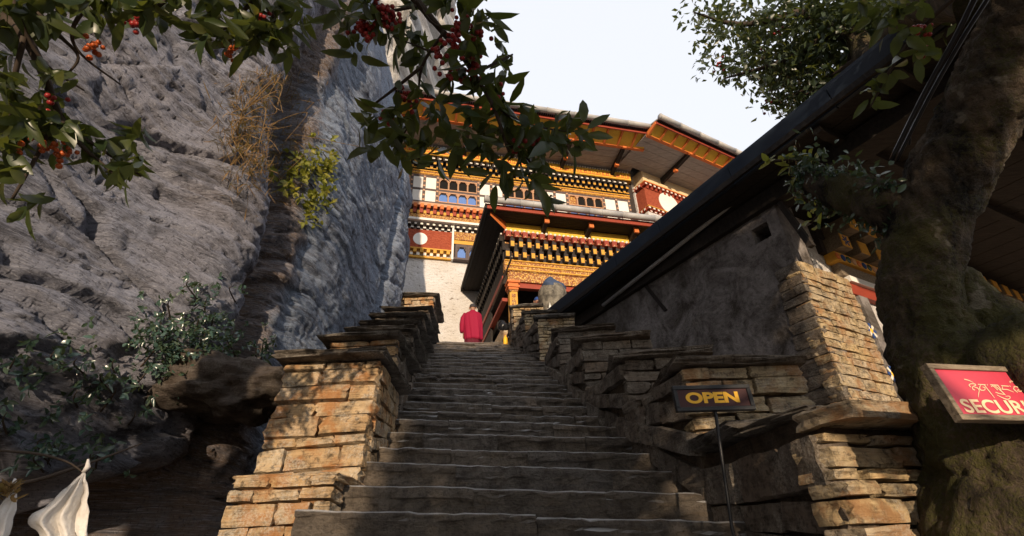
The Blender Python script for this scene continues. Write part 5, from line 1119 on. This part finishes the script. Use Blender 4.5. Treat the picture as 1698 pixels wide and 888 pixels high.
    MB().add([T(-.016, .098, 1.50), T(.016, .098, 1.50), T(0, .098, 1.545), T(0, .125, 1.505)], [(0, 1, 3), (1, 2, 3), (2, 0, 3), (0, 2, 1)]).build('nose', M['skin'], p)
    for e in (-.034, .034): MB().ball(T(e, .092, 1.545), .010*s_, 8, 6).build('eye', M['hair'], p, True)
    MB().box(T(0, .092, 1.468), (.026*s_, .006*s_, .006*s_)).build('mouth', M['robe'], p)
    return p
hd = atY(784, 504, 12.45)
monk((hd[0], 12.45, 4.43), math.radians(4), hd[2]-4.43, 'person in a crimson robe walking away at the top of the stairs', M['robe'], M['hair'])
hd = atY(891, 493, 12.3)
monk((hd[0], 12.3, 4.43), math.radians(170), hd[2]-4.43, 'person in a blue cap half hidden behind the right parapet below the porch', M['blue'], M['blue'], True)

# ------------------------------------------------------------------ things at the stair head
bc = atY(919, 527, 11.75); bz = bc[2]; k = 13.2/820*24
pl_ = MB(); pl_.box((bc[0]+.05, 11.75, (4.3+bz)/2), (.45, .42, (bz-4.3)/2)); 
burner = thing('incense_burner', (bc[0], 11.75, bz), 'bulging grey clay incense burner under a blue tarp beside the porch', 'incense burner')
pl_.build('plinth', M['stone'], burner)
top = atY(919, 478, 11.75)[2]-bz
MB().lathe((bc[0], 11.75, bz), [(.20, 0), (.26, .06), (.30, .2*top/.9), (.36, .5*top/.9), (.385, .66*top/.9), (.37, .8*top/.9), (.30, .93*top/.9), (.19, 1.0*top/.9), (.15, 1.02*top/.9)], 36).build('pot', M['clay'], burner, True)
mb = MB(); tz = bz+top*1.02; vs = []; prof = [(.30, -.10), (.33, -.02), (.28, .07), (.19, .15), (.12, .24), (.05, .30), (.005, .31)]; n_ = 40
for j, (r, h) in enumerate(prof):
    for q in range(n_): w = 2*math.pi*q/n_; f = 1+.16*math.sin(3*w+j)+.08*math.sin(7*w+2*j); vs.append((bc[0]+r*f*math.cos(w), 11.75+r*f*math.sin(w), tz+h*(1+.15*math.sin(2*w))))
mb.add(vs, [(i*n_+q, i*n_+(q+1) % n_, (i+1)*n_+(q+1) % n_, (i+1)*n_+q) for i in range(len(prof)-1) for q in range(n_)]); mb.build('tarp', M['cap_blue'], burner, True)
sc = atY(913, 520, 11.2)
MB().lathe((sc[0], 11.2, sc[2]-.05), [(.10, 0), (.10, .05), (.06, .06), (.085, .12), (.08, .18), (.03, .2), (.035, .24), (.012, .30), (.004, .36)], 14).build('stupa', M['white'], None, True)
tag(bpy.context.scene.objects['stupa'], 'tiny white stupa standing in front of the clay burner', 'stupa')
MB().box((sc[0], 11.2, sc[2]-.35), (.16, .16, .298)).build('stupa_block', M['stone'], None)
tag(bpy.context.scene.objects['stupa_block'], 'square grey stone block carrying the tiny white stupa', 'block')
bg_ = boulder('hanging_bag', atY(834, 541, 11.25), (.14, .08, .15), 5.5, M['cable'], .8, 3); tag(bg_, 'black plastic bag hanging on the right parapet at the stair head', 'bag')
yb = atY(838, 554, 11.35); mb = MB().lathe((yb[0], 11.35, 4.40), [(.05, 0), (.055, .02), (.055, .16), (.035, .20), (.018, .22), (.018, .25)], 14); tag(mb.build('plastic_jug', M['sign_yellow'], None, True), 'small yellow plastic jug on the ground below the black bag', 'jug')

# ------------------------------------------------------------------ white scarves tied to the branch, lower left
def scarf(name, label, Lp, Rp, D, folds, amp, ragged):
    o = thing(name, tuple(pD(*Lp[0], D)), label, 'scarf', 'white scarves at the lower left'); nt, ns = 46, 40; P = np.zeros((nt, ns, 3))
    Lc = curve_pts([V3(*q, 0) for q in Lp], 20); Rc = curve_pts([V3(*q, 0) for q in Rp], 20)
    for i in range(nt):
        t_ = i/(nt-1); a = Lc[int(t_*(len(Lc)-1))]; b = Rc[int(t_*(len(Rc)-1))]
        for j in range(ns):
            s_ = j/(ns-1); x = a[0]+(b[0]-a[0])*s_; y = a[1]+(b[1]-a[1])*s_+(4*math.sin(s_*37) if i == nt-1 and ragged else 0)
            g_ = (t_**.8)*(math.sin(s_*folds*math.pi+1.3*t_)+.25*math.sin(s_*folds*2.3*math.pi+3*t_)); P[i, j] = pD(x, y, D+amp*g_)
    P += (.010*fbm(P.reshape(-1, 3)*np.array([30, 30, 9]), 4).reshape(nt, ns)[..., None])*np.array([.3, 1, .3])
    me = grid_mesh('cloth', P, M['cloth']); c_ = place(bpy.data.objects.new('cloth', me), o); sm = c_.modifiers.new('thick', 'SOLIDIFY'); sm.thickness = .002
    k_ = pD(*Lp[0], D); MB().tube([k_+V3(0, 0, .05), k_+V3(.01, 0, .02), k_], [.004, .010, .007], 8).build('knot', M['cloth'], o, True); return o
scarf('prayer_scarf', 'soiled white cloth scarf hanging spread from a twig at lower left', [(138, 783), (112, 806), (78, 838), (48, 862), (72, 895), (84, 960)], [(142, 783), (145, 800), (147, 828), (147, 860), (145, 900), (140, 960)], 2.75, 5.5, .022, True)
scarf('prayer_scarf', 'narrow white cloth scarf with dry tuft at the bottom left edge', [(14, 818), (6, 830), (-6, 850), (-14, 880), (-22, 930)], [(22, 818), (27, 828), (24, 850), (14, 890), (2, 930)], 2.7, 2, .025, False)
lf = Leafer()
for i in range(60): lf.add(pD(14+random.gauss(0, 6), 814+random.gauss(0, 6), 2.68), RNG.normal(size=3)+V3(0, -.3, .5), RNG.normal(size=3), random.uniform(.02, .05), random.uniform(.006, .014))
tuft = lf.build('dry_tuft', M['leaf_dry'], None); tag(tuft, 'dry brown flower tuft tied on top of the narrow white scarf', 'dried flowers')
br = thing('fallen_branch', tuple(pD(40, 830, 2.9)), 'dark bare branch slanting out of the shade above the two white scarves', 'branch')
limb('stem', [pD(-60, 800, 3.2), pD(40, 800, 3.2), pD(140, 770, 3.2), pD(235, 735, 3.4)], [.010, .009, .007, .004], M['twig'], br, 8, 6, .15, 5)
limb('side_twig', [pD(-20, 745, 2.9), pD(60, 752, 2.85), pD(110, 765, 2.8), pD(138, 783, 2.75)], [.005, .005, .004, .003], M['twig'], br, 6, 6, .1)

# ------------------------------------------------------------------ unseen trees added behind the viewpoint, crowns shaped to shade the stairs
def sun_plane(X, Z, y): s_ = (y+6.0); return V3(X-s_*math.tan(SUN_AZ), y, Z-s_*math.tan(SUN_EL)/math.cos(SUN_AZ))
def to_plane(P): s_ = P[1]+6.0; return P[0]+s_*math.tan(SUN_AZ), P[2]+s_*math.tan(SUN_EL)/math.cos(SUN_AZ)
KEEP = [(-1.42, -.42, .9, 3.15), (1.66, 2.75, .0, 2.1), (4.12, 5.4, 3.1, 5.4), (1.2, 1.85, 1.85, 2.75), (2.6, 3.55, 1.3, 3.5)]       # gaps in the crowns: light reaches pier, wall end, house corner, sign
def shade_tree(label, base, targets, limbs_from, rad, seed, thin=lambda X, Z: 1.0):
    tr = thing('tree', base, label, 'tree', 'added shade trees behind the viewpoint'); lf = Leafer(); b = V3(*base); rr = random.Random(seed); got = []
    limb('trunk', [b+V3(0, 0, -.1), b+V3(.1, 0, 1.2), b+V3(*limbs_from)*.6+V3(0, .1, .5), b+V3(*limbs_from)], [.30, .22, .18, .12], M['bark'], tr, 16, 6, .12, 3)
    for P in targets:
        X, Z = to_plane(P)
        if any((X-x_)**2+(Z-z_)**2 < (rad*.62)**2 for x_, z_ in got): continue
        got.append((X, Z))
    for k, (X, Z) in enumerate(got):
        c = sun_plane(X, Z, rr.uniform(-7.2, -5.2)); n = 0
        while n < 175*thin(X, Z):
            q = RNG.normal(size=3); q /= np.linalg.norm(q); p = c+q*(rr.random()**.4)*V3(rad, .5, rad); x_, z_ = to_plane(p)
            n += 1
            if any(x0 < x_ < x1 and z0 < z_ < z1 for x0, x1, z0, z1 in KEEP): continue
            lf.add(p, unit(q*.6+RNG.normal(size=3)*.7+V3(0, 0, -.3)), RNG.normal(size=3)+V3(0, -.8, .3), .17*rr.uniform(.6, 1.2), .10*rr.uniform(.7, 1.2))
        if k % 4 == 0: limb('branch', [b+V3(*limbs_from)*.8, (b+V3(*limbs_from)+c)/2+V3(0, 0, .2), c], [.07, .045, .015], M['twig'], tr, 6, 5, .1)
    tag(lf.build('foliage', M['leaf_crown'], tr, False), kind='stuff'); return tr
TG = []
for y in np.arange(2.4, 9.8, .55):
    for t_ in np.linspace(0, 1, 6): TG.append(V3(xl(y)+(xr(y)-xl(y))*t_, y, zst(y)-.1))
    for dx in (.1, .5, .9):
        for dz in (.1, .5, .95): TG.append(V3(xr(y)+dx, y, zst(y)+dz))
for u in np.arange(-5.6, .1, .4):
    for z in np.arange(.9, 4.4, .4): TG.append(FW.p(u, .2, z))
shade_tree('broad unseen tree added to shade the steps and the right hand house', (.35, -6.6, -1.6), TG, (.6, 0, 4.0), .42, 8)
TL_ = [V3(x, y, z) for y in (2.0, 2.8, 3.6, 4.3) for x in (-3.3, -2.8, -2.2) for z in (-.6, -.1, .4, .9)]+[V3(-1.9, 2.2, z) for z in (-.4, 0, .3)]+[V3(-2.3, 4.3, 1.3)]
shade_tree('smaller unseen tree added to shade the foot of the cliff', (-2.7, -6.3, -1.6), TL_, (.2, 0, 3.2), .42, 9, lambda X, Z: 1.0 if Z < 2.6 else .2)
# out of view boughs added to the two near trees to cut sky light
def overhead(par, x0, x1, n, seed):
    lf = Leafer(); rr = random.Random(seed)
    cl_ = []
    while len(cl_) < n:
        c = V3(rr.uniform(x0, x1), rr.uniform(-2.6, 2.4), rr.uniform(2.9, 6.0)); z = c@cF
        if z > .05 and not (pix(c)[1] < -150): continue
        cl_.append(c)
    for c in cl_:
        for j in range(26): lf.add(c+RNG.normal(0, .17, 3), RNG.normal(size=3)+V3(0, 0, -.4), RNG.normal(size=3)+V3(0, 0, .9), rr.uniform(.10, .16), rr.uniform(.05, .08))
    tag(lf.build('shade_foliage', M['leaf_crown'], par, False), kind='stuff')
overhead(bt, -2.1, .6, 210, 3); overhead(oak, .4, 3.0, 250, 4)
